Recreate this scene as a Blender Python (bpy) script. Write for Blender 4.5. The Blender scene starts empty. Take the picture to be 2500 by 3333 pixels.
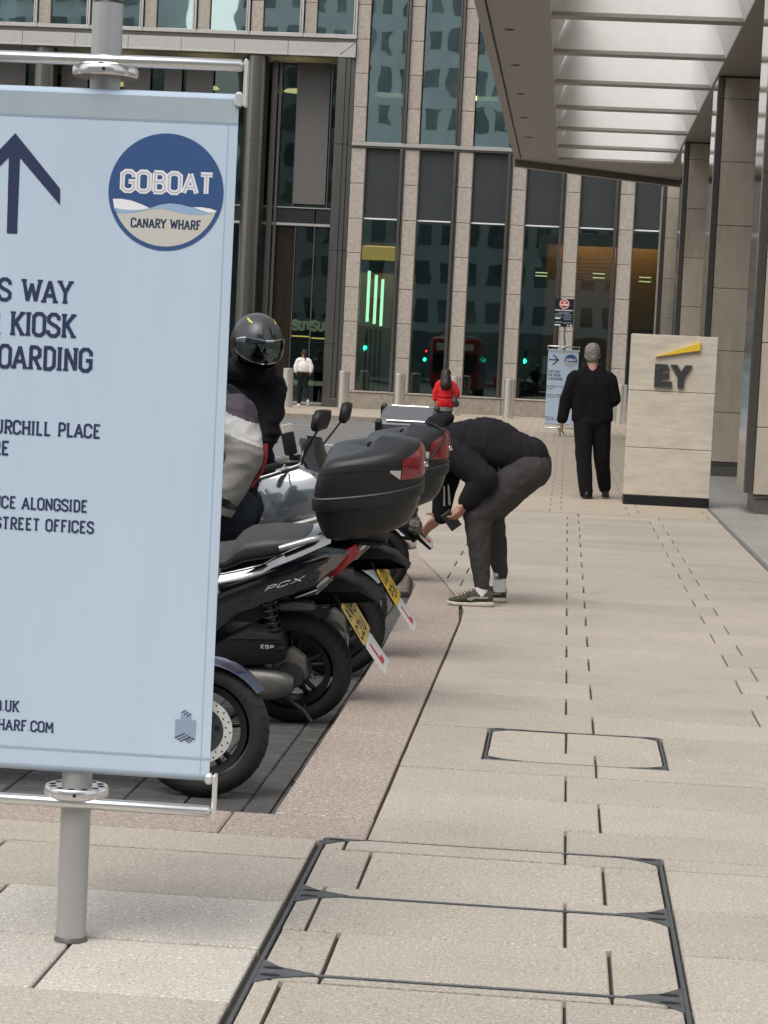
import bpy, math, random
from mathutils import Vector, Matrix, noise, Euler
random.seed(7)
S = bpy.context.scene
COL = S.collection
R = math.radians

# ------------------------------------------------------------------ camera
cam_data = bpy.data.cameras.new('camera')
cam = bpy.data.objects.new('camera', cam_data)
COL.objects.link(cam)
cam_data.sensor_fit = 'VERTICAL'
cam_data.sensor_height = 24.0
cam_data.lens = 24.0 * 7400 / 3333
cam_data.clip_start = 0.1
cam_data.clip_end = 2000
cam.matrix_world = (Matrix.Translation((0, 0, 1.5)) @ Matrix.Rotation(R(4.4468), 4, 'Z')
                    @ Matrix.Rotation(R(90 - 3.7904), 4, 'X') @ Matrix.Rotation(R(2.8), 4, 'Z'))
S.camera = cam

# ------------------------------------------------------------------ sky and sun (overcast)
SUN_EL, SUN_AZ = 58.0, 205.0          # azimuth clockwise from +Y
W = bpy.data.worlds.new('World')
S.world = W
W.use_nodes = True
wn, wl = W.node_tree.nodes, W.node_tree.links
wn.clear()
sky = wn.new('ShaderNodeTexSky')
sky.sky_type = 'NISHITA'
sky.sun_disc = False
sky.sun_elevation = R(SUN_EL)
sky.sun_rotation = R(SUN_AZ)
sky.air_density = 1.4
sky.dust_density = 3.0
hsv = wn.new('ShaderNodeHueSaturation')
hsv.inputs['Saturation'].default_value = 0.30
bg = wn.new('ShaderNodeBackground')
bg.inputs['Strength'].default_value = 0.13
wo = wn.new('ShaderNodeOutputWorld')
wl.new(sky.outputs[0], hsv.inputs['Color'])
wl.new(hsv.outputs[0], bg.inputs['Color'])
wl.new(bg.outputs[0], wo.inputs['Surface'])
sd = bpy.data.lights.new('sun', 'SUN')
sd.energy = 0.9
sd.angle = R(38)
sd.color = (1.0, 0.95, 0.88)
sun = bpy.data.objects.new('sun', sd)
COL.objects.link(sun)
sun.location = (0, -20, 40)
az, el = R(SUN_AZ), R(SUN_EL)
sdir = Vector((math.sin(az) * math.cos(el), math.cos(az) * math.cos(el), math.sin(el)))
sun.rotation_euler = sdir.to_track_quat('Z', 'Y').to_euler()

vs = S.view_settings
vs.view_transform = 'Standard'
vs.look = 'None'
vs.exposure = 0.66
vs.gamma = 1.0
vs.use_curve_mapping = False
S.cycles.use_denoising = True
S.cycles.max_bounces = 8
S.cycles.caustics_reflective = False
S.cycles.caustics_refractive = False

# ------------------------------------------------------------------ materials
def srgb(r, g, b):
    f = lambda c: (c / 255 / 12.92) if c / 255 <= 0.04045 else ((c / 255 + 0.055) / 1.055) ** 2.4
    return (f(r), f(g), f(b))

MATS = {}
def mat(name, col, rough=0.6, metal=0.0, var=0.0, scale=8.0, bump=0.0, bscale=None, col2=None, rnd=0.0,
        coat=0.0, emit=None, estr=0.0, aniso=None, speck=0.0, spscale=300.0, spec=0.5, rvar=0.0, sheen=0.0, coat_ior=1.5, stain=0.0):
    m = bpy.data.materials.new(name)
    m.use_nodes = True
    nt = m.node_tree
    n, l = nt.nodes, nt.links
    b = n['Principled BSDF']
    b.inputs['Roughness'].default_value = rough
    b.inputs['Metallic'].default_value = metal
    b.inputs['Specular IOR Level'].default_value = spec
    if coat:
        b.inputs['Coat Weight'].default_value = coat
        b.inputs['Coat Roughness'].default_value = 0.06
        b.inputs['Coat IOR'].default_value = coat_ior
    if sheen:
        b.inputs['Sheen Weight'].default_value = sheen
        b.inputs['Sheen Roughness'].default_value = 0.5
    if emit:
        b.inputs['Emission Color'].default_value = (*emit, 1)
        b.inputs['Emission Strength'].default_value = estr
    c4 = (*col, 1)
    b.inputs['Base Color'].default_value = c4
    tc = None
    def coords(sc=None):
        nonlocal tc
        if tc is None:
            tc = n.new('ShaderNodeTexCoord')
        if aniso:
            mp = n.new('ShaderNodeMapping')
            mp.inputs['Scale'].default_value = aniso
            l.new(tc.outputs['Object'], mp.inputs['Vector'])
            return mp.outputs[0]
        return tc.outputs['Object']
    cur = None
    if var or col2:
        nz = n.new('ShaderNodeTexNoise')
        nz.inputs['Scale'].default_value = scale
        nz.inputs['Detail'].default_value = 6
        nz.inputs['Roughness'].default_value = 0.65
        l.new(coords(), nz.inputs['Vector'])
        rp = n.new('ShaderNodeMapRange')
        rp.inputs['From Min'].default_value = 0.3
        rp.inputs['From Max'].default_value = 0.7
        l.new(nz.outputs['Fac'], rp.inputs['Value'])
        mx = n.new('ShaderNodeMix')
        mx.data_type = 'RGBA'
        a = tuple(c * (1 - var) for c in col)
        bb = col2 if col2 else tuple(min(1, c * (1 + var)) for c in col)
        mx.inputs[6].default_value = (*a, 1)
        mx.inputs[7].default_value = (*bb, 1)
        l.new(rp.outputs[0], mx.inputs[0])
        cur = mx.outputs[2]
        if rvar:
            rr = n.new('ShaderNodeMapRange')
            rr.inputs['To Min'].default_value = max(0.02, rough - rvar)
            rr.inputs['To Max'].default_value = min(1, rough + rvar)
            l.new(nz.outputs['Fac'], rr.inputs['Value'])
            l.new(rr.outputs[0], b.inputs['Roughness'])
    if speck:
        layers = [(spscale, speck, (0.52, 0.72)), (spscale * 0.55, -speck * 0.9, (0.56, 0.74))]
        if stain:
            layers += [(3.1, stain, (0.50, 0.68)), (26.0, stain * 3.5, (0.68, 0.73)), (0.7, stain, (0.45, 0.65))]
        for sc_, amt, thr in layers:
            nz2 = n.new('ShaderNodeTexNoise')
            nz2.inputs['Scale'].default_value = sc_
            nz2.inputs['Detail'].default_value = 2
            l.new(coords(), nz2.inputs['Vector'])
            r2 = n.new('ShaderNodeMapRange')
            r2.inputs['From Min'].default_value = thr[0]
            r2.inputs['From Max'].default_value = thr[1]
            r2.inputs['To Min'].default_value = 1.0
            r2.inputs['To Max'].default_value = 1.0 - amt
            l.new(nz2.outputs['Fac'], r2.inputs['Value'])
            mm = n.new('ShaderNodeVectorMath')
            mm.operation = 'SCALE'
            if cur is None:
                mm.inputs[0].default_value = col
            else:
                l.new(cur, mm.inputs[0])
            l.new(r2.outputs[0], mm.inputs['Scale'])
            cur = mm.outputs[0]
    if rnd:
        oi = n.new('ShaderNodeObjectInfo')
        r3 = n.new('ShaderNodeMapRange')
        r3.inputs['To Min'].default_value = 1 - rnd
        r3.inputs['To Max'].default_value = 1 + rnd
        l.new(oi.outputs['Random'], r3.inputs['Value'])
        mm = n.new('ShaderNodeVectorMath')
        mm.operation = 'SCALE'
        if cur is None:
            mm.inputs[0].default_value = col
        else:
            l.new(cur, mm.inputs[0])
        l.new(r3.outputs[0], mm.inputs['Scale'])
        cur = mm.outputs[0]
    if cur is not None:
        l.new(cur, b.inputs['Base Color'])
    if bump:
        nb = n.new('ShaderNodeTexNoise')
        nb.inputs['Scale'].default_value = bscale or scale * 3
        nb.inputs['Detail'].default_value = 5
        l.new(coords(), nb.inputs['Vector'])
        bp = n.new('ShaderNodeBump')
        bp.inputs['Strength'].default_value = bump
        bp.inputs['Distance'].default_value = 0.01
        l.new(nb.outputs['Fac'], bp.inputs['Height'])
        l.new(bp.outputs[0], b.inputs['Normal'])
    MATS[name] = m
    return m

def glass(name, tint, refl, rough=0.01, wob=0.0):
    m = bpy.data.materials.new(name)
    m.use_nodes = True
    n, l = m.node_tree.nodes, m.node_tree.links
    n.remove(n['Principled BSDF'])
    out = n['Material Output']
    tr = n.new('ShaderNodeBsdfTransparent')
    tr.inputs[0].default_value = (*tint, 1)
    gl = n.new('ShaderNodeBsdfGlossy')
    gl.inputs['Color'].default_value = (0.74, 0.90, 0.90, 1)
    gl.inputs['Roughness'].default_value = rough
    mx = n.new('ShaderNodeMixShader')
    fr = n.new('ShaderNodeFresnel')
    fr.inputs['IOR'].default_value = 1.5
    mr = n.new('ShaderNodeMapRange')
    mr.inputs['From Min'].default_value = 0.04
    mr.inputs['From Max'].default_value = 1.0
    mr.inputs['To Min'].default_value = refl
    mr.inputs['To Max'].default_value = 1.0
    l.new(fr.outputs[0], mr.inputs['Value'])
    l.new(mr.outputs[0], mx.inputs[0])
    l.new(tr.outputs[0], mx.inputs[1])
    l.new(gl.outputs[0], mx.inputs[2])
    l.new(mx.outputs[0], out.inputs['Surface'])
    if wob:
        tc = n.new('ShaderNodeTexCoord')
        nz = n.new('ShaderNodeTexNoise')
        nz.inputs['Scale'].default_value = 0.9
        nz.inputs['Detail'].default_value = 1
        l.new(tc.outputs['Object'], nz.inputs['Vector'])
        bp = n.new('ShaderNodeBump')
        bp.inputs['Strength'].default_value = wob
        bp.inputs['Distance'].default_value = 0.05
        l.new(nz.outputs['Fac'], bp.inputs['Height'])
        l.new(bp.outputs[0], gl.inputs['Normal'])
    MATS[name] = m
    return m

def brick_mat(name, c1, c2, mortar, sx, sy, gap, rough=0.85, swap=False, off=0.5, bump=0.3, var=0.2):
    m = mat(name, c1, rough)
    n, l = m.node_tree.nodes, m.node_tree.links
    b = n['Principled BSDF']
    tc = n.new('ShaderNodeTexCoord')
    mp = n.new('ShaderNodeMapping')
    if swap:
        mp.inputs['Rotation'].default_value = (0, 0, R(90))
    l.new(tc.outputs['Object'], mp.inputs['Vector'])
    br = n.new('ShaderNodeTexBrick')
    br.offset = off
    br.inputs['Color1'].default_value = (*c1, 1)
    br.inputs['Color2'].default_value = (*c2, 1)
    br.inputs['Mortar'].default_value = (*mortar, 1)
    br.inputs['Scale'].default_value = 1.0
    br.inputs['Mortar Size'].default_value = gap
    br.inputs['Brick Width'].default_value = sx
    br.inputs['Row Height'].default_value = sy
    l.new(mp.outputs[0], br.inputs['Vector'])
    nz = n.new('ShaderNodeTexNoise')
    nz.inputs['Scale'].default_value = 3.0
    nz.inputs['Detail'].default_value = 8
    l.new(tc.outputs['Object'], nz.inputs['Vector'])
    mr = n.new('ShaderNodeMapRange')
    mr.inputs['To Min'].default_value = 1 - var
    mr.inputs['To Max'].default_value = 1 + var
    l.new(nz.outputs['Fac'], mr.inputs['Value'])
    mm = n.new('ShaderNodeVectorMath')
    mm.operation = 'SCALE'
    l.new(br.outputs['Color'], mm.inputs[0])
    l.new(mr.outputs[0], mm.inputs['Scale'])
    l.new(mm.outputs[0], b.inputs['Base Color'])
    bp = n.new('ShaderNodeBump')
    bp.inputs['Strength'].default_value = bump
    bp.inputs['Distance'].default_value = 0.01
    bp.invert = True
    l.new(br.outputs['Fac'], bp.inputs['Height'])
    l.new(bp.outputs[0], b.inputs['Normal'])
    return m

mat('slab', (0.432, 0.386, 0.324), 0.85, var=0.05, scale=1.2, speck=0.52, spscale=140, stain=0.06, rnd=0.06, bump=0.25, bscale=240)
mat('slab_clean', (0.52, 0.48, 0.42), 0.85, var=0.05, scale=1.5, speck=0.55, spscale=135, stain=0.07, rnd=0.05, bump=0.25, bscale=240)
mat('pink_granite', (0.39, 0.322, 0.275), 0.8, var=0.14, scale=30, speck=0.75, spscale=100, stain=0.06, rnd=0.05, bump=0.25, bscale=200)
mat('joint', (0.06, 0.052, 0.045), 0.95)
mat('bay_paver', (0.095, 0.094, 0.090), 0.75, var=0.3, scale=9, speck=0.5, spscale=110, rnd=0.22, bump=0.4, bscale=60, rvar=0.15)
brick_mat('road_setts', (0.17, 0.165, 0.155), (0.20, 0.19, 0.18), (0.09, 0.085, 0.08), 0.22, 0.11, 0.008, var=0.3)
brick_mat('plaza_setts', (0.40, 0.335, 0.265), (0.44, 0.37, 0.295), (0.20, 0.165, 0.13), 0.45, 0.22, 0.010, var=0.14)
brick_mat('far_slabs', (0.42, 0.35, 0.275), (0.45, 0.375, 0.295), (0.22, 0.18, 0.14), 0.84, 0.502, 0.008, off=0.14, var=0.1)
mat('marble', (0.30, 0.29, 0.27), 0.4, var=0.15, scale=2.2, col2=(0.44, 0.43, 0.40), aniso=(0.8, 4.5, 1), rnd=0.05, rvar=0.1)
mat('grey_strip', (0.17, 0.165, 0.16), 0.5, var=0.1)
mat('iron', (0.085, 0.09, 0.094), 0.5, metal=0.3, var=0.3, scale=25, bump=0.1)
mat('dark_hole', (0.006, 0.006, 0.006), 0.9)
mat('silver_paint', (0.44, 0.44, 0.44), 0.42, metal=0.55, var=0.04, scale=6)
mat('alu', (0.72, 0.71, 0.70), 0.25, metal=0.9, var=0.03)
mat('alu_bright', (0.85, 0.85, 0.84), 0.3, metal=0.7)
mat('banner', (0.495, 0.602, 0.725), 0.75, var=0.05, scale=1.3, aniso=(3, 1, 0.5), bump=0.5, bscale=2.2)
mat('banner_hem', (0.36, 0.425, 0.48), 0.75, var=0.06, scale=5)
mat('navy_print', (0.016, 0.028, 0.085), 0.7)
mat('logo_blue', (0.028, 0.082, 0.225), 0.7)
mat('logo_sky', (0.30, 0.44, 0.61), 0.7)
mat('logo_sand', (0.56, 0.545, 0.50), 0.7)
mat('logo_white', (0.82, 0.82, 0.84), 0.7)
mat('logo_grey', (0.52, 0.52, 0.58), 0.7)
mat('seam', (0.33, 0.42, 0.53), 0.8)
mat('print_grey', (0.27, 0.34, 0.45), 0.7)
mat('granite', (0.36, 0.315, 0.268), 0.72, var=0.18, scale=9, col2=(0.45, 0.40, 0.35), speck=0.3, spscale=40, rnd=0.05, bump=0.1)
mat('granite_plinth', (0.27, 0.235, 0.19), 0.72, var=0.2, scale=6, speck=0.35, spscale=30, rnd=0.05)
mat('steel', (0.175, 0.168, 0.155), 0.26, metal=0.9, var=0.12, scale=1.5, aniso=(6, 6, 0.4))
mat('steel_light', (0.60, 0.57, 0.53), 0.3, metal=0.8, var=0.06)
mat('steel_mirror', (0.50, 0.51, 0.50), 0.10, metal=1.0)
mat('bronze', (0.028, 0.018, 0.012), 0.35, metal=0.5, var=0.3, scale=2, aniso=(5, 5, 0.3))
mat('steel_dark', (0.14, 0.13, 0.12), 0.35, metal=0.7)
mat('bollard', (0.62, 0.59, 0.55), 0.26, metal=0.75, var=0.05, aniso=(20, 20, 0.3))
mat('spandrel', (0.045, 0.05, 0.052), 0.25, spec=0.35, var=0.08, scale=0.8)
mat('line_white', (0.80, 0.80, 0.80), 0.4)
mat('black_frame', (0.012, 0.012, 0.013), 0.4)
glass('pane', (0.46, 0.55, 0.53), 0.12, wob=0.02)
glass('pane_upper', (0.30, 0.40, 0.40), 0.58, wob=0.05)
glass('pane_door', (0.42, 0.46, 0.42), 0.08, wob=0.06)
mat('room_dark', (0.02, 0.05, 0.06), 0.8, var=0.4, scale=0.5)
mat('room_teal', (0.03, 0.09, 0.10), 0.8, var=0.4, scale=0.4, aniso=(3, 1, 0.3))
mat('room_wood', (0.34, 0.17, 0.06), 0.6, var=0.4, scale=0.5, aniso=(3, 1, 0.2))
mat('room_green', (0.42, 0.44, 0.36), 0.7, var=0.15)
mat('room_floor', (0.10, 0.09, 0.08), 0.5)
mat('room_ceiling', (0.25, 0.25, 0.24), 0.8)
mat('blind', (0.12, 0.115, 0.108), 0.6, var=0.08)
mat('tube_light', (0.9, 1, 0.9), 0.5, emit=(0.62, 1.0, 0.60), estr=2.6)
mat('disc_light', (1, 0.9, 0.6), 0.5, emit=(1.0, 0.82, 0.42), estr=1.7)
mat('ochre_light', (0.5, 0.3, 0.05), 0.5, emit=(0.75, 0.40, 0.05), estr=0.9)
mat('room_fill', (1, 0.8, 0.5), 0.5, emit=(1.0, 0.55, 0.2), estr=6)  # warm glow of the added panels in the lobby
mat('sign_glow', (0.6, 0.7, 0.5), 0.5, emit=(0.45, 0.52, 0.36), estr=0.55)  # emission in place of a shop sign's pale reflection; also one glow line
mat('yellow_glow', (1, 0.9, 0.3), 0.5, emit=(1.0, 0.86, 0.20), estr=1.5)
mat('soffit', (0.36, 0.345, 0.315), 0.45, metal=0.35, var=0.04, scale=1)
mat('coffer', (0.78, 0.78, 0.77), 0.55, var=0.03)
mat('limestone', (0.50, 0.44, 0.36), 0.72, var=0.13, scale=2.6, aniso=(2.5, 2.5, 0.6), speck=0.1, spscale=60, stain=0.08, rnd=0.05, bump=0.06)
mat('limestone_monument', (0.64, 0.58, 0.49), 0.72, var=0.11, scale=4, aniso=(1, 1, 4.5), speck=0.12, spscale=60, stain=0.10, rnd=0.03, bump=0.08)
mat('plinth_metal', (0.17, 0.165, 0.155), 0.4, metal=0.5)
mat('ey_grey', (0.042, 0.045, 0.052), 0.45)
mat('ey_yellow', (0.80, 0.56, 0.045), 0.4)
mat('monument_base', (0.008, 0.009, 0.011), 0.35)
mat('tower_frame', (0.60, 0.65, 0.65), 0.8, var=0.12, scale=0.4)
mat('tower_glass', (0.04, 0.065, 0.07), 0.2, spec=0.5, var=0.5, scale=0.16, col2=(0.34, 0.40, 0.40))  # paler noise paints sky reflections into some of the windows
mat('bus_red', (0.42, 0.012, 0.015), 0.3, coat=0.4)
mat('bus_window', (0.012, 0.014, 0.016), 0.1)
mat('green_lamp', (0, 1, 0.6), 0.5, emit=(0.02, 1.0, 0.55), estr=30)
mat('red_lamp', (1, 0, 0), 0.5, emit=(1.0, 0.03, 0.02), estr=20)
# vehicles
mat('black_gloss', (0.003, 0.003, 0.004), 0.10, coat=1.0, coat_ior=2.3, var=0.1, scale=20)
mat('black_matt', (0.011, 0.011, 0.012), 0.5, var=0.25, scale=14, bump=0.05, bscale=180, spec=0.35)
mat('box_black', (0.012, 0.0125, 0.0135), 0.40, var=0.3, scale=7, bump=0.10, bscale=420, rvar=0.14, spec=0.4)
mat('tyre', (0.014, 0.014, 0.014), 0.8, var=0.3, scale=30, bump=0.15, bscale=120)
mat('seat_vinyl', (0.030, 0.029, 0.029), 0.50, var=0.2, scale=9, bump=0.15, bscale=350)
mat('rim_black', (0.018, 0.018, 0.019), 0.35, metal=0.4)
mat('engine_grey', (0.16, 0.155, 0.145), 0.5, metal=0.6, var=0.3, scale=14)
mat('engine_dark', (0.05, 0.05, 0.05), 0.5, metal=0.4, var=0.3, scale=14)
mat('chrome', (0.75, 0.75, 0.75), 0.12, metal=1.0)
mat('disc_steel', (0.80, 0.78, 0.75), 0.35, metal=0.5, var=0.1, scale=20)
mat('blue_paint', (0.006, 0.012, 0.050), 0.2, coat=0.8, coat_ior=1.8)
mat('grey_paint', (0.10, 0.12, 0.135), 0.15, metal=0.35, coat=1.0, coat_ior=2.2)
mat('silver_tank', (0.42, 0.42, 0.41), 0.3, metal=0.5, coat=0.3)
mat('red_lens', (0.20, 0.004, 0.007), 0.12, coat=0.6, var=0.35, scale=30)
mat('white_lens', (0.48, 0.46, 0.42), 0.15, coat=0.6)
mat('plate_yellow', (0.70, 0.47, 0.035), 0.45, var=0.08, scale=40)
mat('plate_old', (0.58, 0.42, 0.13), 0.5, var=0.15, scale=40)
mat('plate_text', (0.02, 0.018, 0.012), 0.6)
mat('plate_white', (0.66, 0.65, 0.63), 0.5, var=0.08, scale=30)
mat('l_red', (0.55, 0.03, 0.05), 0.5)
mat('screen_smoke', (0.006, 0.006, 0.006), 0.08, coat=0.5)
mat('alu_box', (0.135, 0.14, 0.15), 0.5, metal=0.4, var=0.06)
mat('phone_white', (0.6, 0.57, 0.52), 0.3)
mat('spring_red', (0.03, 0.03, 0.032), 0.4)
# people
mat('skin', (0.40, 0.22, 0.155), 0.55, var=0.12, scale=30)
mat('skin_dark', (0.24, 0.125, 0.085), 0.55, var=0.12, scale=30)
mat('hoodie', (0.014, 0.0125, 0.016), 0.95, var=0.2, scale=20, bump=0.2, bscale=60, spec=0.2)
mat('joggers', (0.050, 0.047, 0.047), 0.95, var=0.18, scale=25, bump=0.25, bscale=60, spec=0.2)
mat('olive', (0.052, 0.052, 0.030), 0.9, var=0.2, scale=60, bump=0.1)
mat('olive_lace', (0.12, 0.105, 0.065), 0.9)
mat('sole', (0.50, 0.46, 0.40), 0.7, var=0.1, scale=40)
mat('sole_red', (0.10, 0.012, 0.014), 0.7)
mat('stripe_grey', (0.26, 0.26, 0.23), 0.8)
mat('sock', (0.62, 0.61, 0.62), 0.9, bump=0.2, bscale=160)
mat('wool_black', (0.006, 0.006, 0.0075), 0.95, var=0.2, scale=40, bump=0.2, bscale=60, spec=0.2)
mat('trouser_black', (0.008, 0.008, 0.010), 0.9, var=0.2, scale=30, bump=0.2, bscale=40, spec=0.2)
mat('shoe_black', (0.010, 0.010, 0.010), 0.35)
mat('hair_grey', (0.11, 0.10, 0.09), 0.85, var=0.5, scale=38, bump=0.8, bscale=120, col2=(0.36, 0.34, 0.31))
mat('hair_brown', (0.022, 0.012, 0.009), 0.6, var=0.4, scale=60, aniso=(3, 3, 0.3))
mat('blouse', (0.72, 0.70, 0.68), 0.85, bump=0.3, bscale=20)
mat('red_coat', (0.62, 0.012, 0.016), 0.85, var=0.12, scale=20, bump=0.3, bscale=16)
mat('pattern', (0.02, 0.02, 0.02), 0.9, var=0.2, scale=60, col2=(0.30, 0.27, 0.22))
mat('bag', (0.07, 0.055, 0.05), 0.6)
mat('helmet', (0.050, 0.053, 0.060), 0.33, var=0.08, scale=6)
mat('helmet_black', (0.008, 0.008, 0.009), 0.3)
mat('hi_vis', (0.48, 0.58, 0.10), 0.5)
mat('jacket_purple', (0.042, 0.030, 0.043), 0.7, var=0.15, scale=14, bump=0.2, bscale=18)
mat('jacket_white', (0.46, 0.45, 0.44), 0.7, var=0.06, scale=10, bump=0.25, bscale=40)
mat('jacket_grey', (0.20, 0.193, 0.182), 0.75, var=0.12, scale=10, bump=0.3, bscale=40)
mat('jacket_red', (0.22, 0.014, 0.02), 0.7)
mat('coat_black', (0.0055, 0.0055, 0.008), 0.85, var=0.25, scale=8, bump=0.2, bscale=30, spec=0.25)
mat('jeans', (0.010, 0.013, 0.030), 0.9, var=0.3, scale=20)
mat('leaf', (0.20, 0.12, 0.05), 0.8, var=0.3, scale=60)
mat('sign_black', (0.007, 0.007, 0.009), 0.4)
mat('sign_red', (0.48, 0.025, 0.03), 0.5)
visor = glass('visor', (0.55, 0.55, 0.55), 0.10)

# ------------------------------------------------------------------ mesh helpers
class MB:
    """collects geometry; build() links it as one mesh object"""
    def __init__(self, M=None):
        self.v, self.f, self.mi = [], [], []
        self.M = M
        self.m = 0
    def add(self, vs, fs):
        o = len(self.v)
        if self.M is not None:
            vs = [self.M @ Vector(p) for p in vs]
        self.v += [tuple(p) for p in vs]
        self.f += [tuple(i + o for i in f) for f in fs]
        self.mi += [self.m] * len(fs)
        return self
    def box(self, x0, x1, y0, y1, z0, z1, c=0.0):
        if c <= 0:
            vs = [(x, y, z) for z in (z0, z1) for y in (y0, y1) for x in (x0, x1)]
            return self.add(vs, [(0, 2, 3, 1), (4, 5, 7, 6), (0, 1, 5, 4), (2, 6, 7, 3), (0, 4, 6, 2), (1, 3, 7, 5)])
        c = min(c, 0.45 * (x1 - x0), 0.45 * (y1 - y0), 0.45 * (z1 - z0))
        vs, idx = [], {}
        for i, x in enumerate((x0, x1)):
            for j, y in enumerate((y0, y1)):
                for k, z in enumerate((z0, z1)):
                    dx, dy, dz = (c, -c)[i], (c, -c)[j], (c, -c)[k]
                    for a, p in enumerate(((x, y + dy, z + dz), (x + dx, y, z + dz), (x + dx, y + dy, z))):
                        idx[i, j, k, a] = len(vs)
                        vs.append(p)
        g = lambda *t: idx[t]
        fs = []
        for s in (0, 1):
            fs.append((g(s, 0, 0, 0), g(s, 1, 0, 0), g(s, 1, 1, 0), g(s, 0, 1, 0)))
            fs.append((g(0, s, 0, 1), g(1, s, 0, 1), g(1, s, 1, 1), g(0, s, 1, 1)))
            fs.append((g(0, 0, s, 2), g(1, 0, s, 2), g(1, 1, s, 2), g(0, 1, s, 2)))
            for t in (0, 1):
                fs.append((g(s, t, 0, 0), g(s, t, 1, 0), g(s, t, 1, 1), g(s, t, 0, 1)))
                fs.append((g(s, 0, t, 0), g(s, 1, t, 0), g(s, 1, t, 2), g(s, 0, t, 2)))
                fs.append((g(0, s, t, 1), g(1, s, t, 1), g(1, s, t, 2), g(0, s, t, 2)))
                for u in (0, 1):
                    fs.append((g(s, t, u, 0), g(s, t, u, 1), g(s, t, u, 2)))
        return self.add(vs, fs)
    def slab(self, pts, z0, z1, c=0.004):
        """convex ground slab: polygon with a chamfered top edge"""
        n = len(pts)
        cx, cy = sum(p[0] for p in pts) / n, sum(p[1] for p in pts) / n
        inn = []
        for (x, y) in pts:
            d = math.hypot(x - cx, y - cy)
            inn.append((x + (cx - x) / d * c * 1.4, y + (cy - y) / d * c * 1.4))
        vs = [(x, y, z0) for x, y in pts] + [(x, y, z1 - c) for x, y in pts] + [(x, y, z1) for x, y in inn]
        fs = [tuple(range(2 * n, 3 * n))]
        for i in range(n):
            j = (i + 1) % n
            fs += [(i, j, n + j, n + i), (n + i, n + j, 2 * n + j, 2 * n + i)]
        return self.add(vs, fs)
    def rings(self, rings, cap=True, closed=True):
        n = len(rings[0])
        vs = [p for r in rings for p in r]
        fs = []
        for a in range(len(rings) - 1):
            for i in range(n if closed else n - 1):
                j = (i + 1) % n
                fs.append((a * n + i, a * n + j, (a + 1) * n + j, (a + 1) * n + i))
        if cap and closed:
            fs.append(tuple(range(n))[::-1])
            fs.append(tuple((len(rings) - 1) * n + i for i in range(n)))
        return self.add(vs, fs)
    def cyl(self, p, q, r1, r2=None, n=16, cap=True, dome=False):
        r2 = r1 if r2 is None else r2
        p, q = Vector(p), Vector(q)
        d = (q - p)
        L = d.length
        if L < 1e-9:
            d = Vector((0, 0, 1)); 
        d = d.normalized()
        a = d.orthogonal().normalized()
        b = d.cross(a)
        st = []
        if dome:
            for t in (0.15, 0.4, 0.7, 0.92):
                st.append((p - d * r1 * math.sqrt(1 - t * t), r1 * t))
        st += [(p, r1), (q, r2)]
        if dome:
            for t in (0.92, 0.7, 0.4, 0.15):
                st.append((q + d * r2 * math.sqrt(1 - t * t), r2 * t))
        rr = [[c + (a * math.cos(2 * math.pi * i / n) + b * math.sin(2 * math.pi * i / n)) * r for i in range(n)] for c, r in st]
        return self.rings(rr, cap)
    def tube(self, pts, r, n=8, closed=False):
        pts = [Vector(p) for p in pts]
        rr = []
        m = len(pts)
        prev = None
        for i, p in enumerate(pts):
            if closed:
                t = pts[(i + 1) % m] - pts[i - 1]
            else:
                t = pts[min(i + 1, m - 1)] - pts[max(i - 1, 0)]
            t.normalize()
            a = t.orthogonal() if prev is None else (prev - t * prev.dot(t))
            a.normalize()
            prev = a
            b = t.cross(a)
            rad = r[i] if isinstance(r, (list, tuple)) else r
            rr.append([p + (a * math.cos(2 * math.pi * k / n) + b * math.sin(2 * math.pi * k / n)) * rad for k in range(n)])
        if closed:
            rr.append(rr[0])
            return self.rings(rr, False)
        return self.rings(rr)
    def ell(self, c, r, n=16, m=10, rot=None):
        c = Vector(c)
        vs, fs = [], []
        Rm = rot.to_matrix() if rot else Matrix.Identity(3)
        for i in range(1, m):
            ph = math.pi * i / m
            for k in range(n):
                th = 2 * math.pi * k / n
                vs.append(c + Rm @ Vector((r[0] * math.sin(ph) * math.cos(th), r[1] * math.sin(ph) * math.sin(th), r[2] * math.cos(ph))))
        vs += [c + Rm @ Vector((0, 0, r[2])), c - Rm @ Vector((0, 0, r[2]))]
        T, B = len(vs) - 2, len(vs) - 1
        for i in range(m - 2):
            for k in range(n):
                j = (k + 1) % n
                fs.append((i * n + k, (i + 1) * n + k, (i + 1) * n + j, i * n + j))
        for k in range(n):
            j = (k + 1) % n
            fs.append((T, k, j))
            fs.append((B, (m - 2) * n + j, (m - 2) * n + k))
        return self.add(vs, fs)
    def lathe(self, prof, axis='y', n=40, c=(0, 0, 0)):
        """profile of (radius, offset along axis); closed profile"""
        rr = []
        for k in range(n):
            t = 2 * math.pi * k / n
            ring = []
            for r, o in prof:
                if axis == 'y':
                    ring.append((c[0] + r * math.cos(t), c[1] + o, c[2] + r * math.sin(t)))
                elif axis == 'z':
                    ring.append((c[0] + r * math.cos(t), c[1] + r * math.sin(t), c[2] + o))
                else:
                    ring.append((c[0] + o, c[1] + r * math.cos(t), c[2] + r * math.sin(t)))
            rr.append(ring)
        rr.append(rr[0])
        return self.rings(rr, False)
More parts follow.
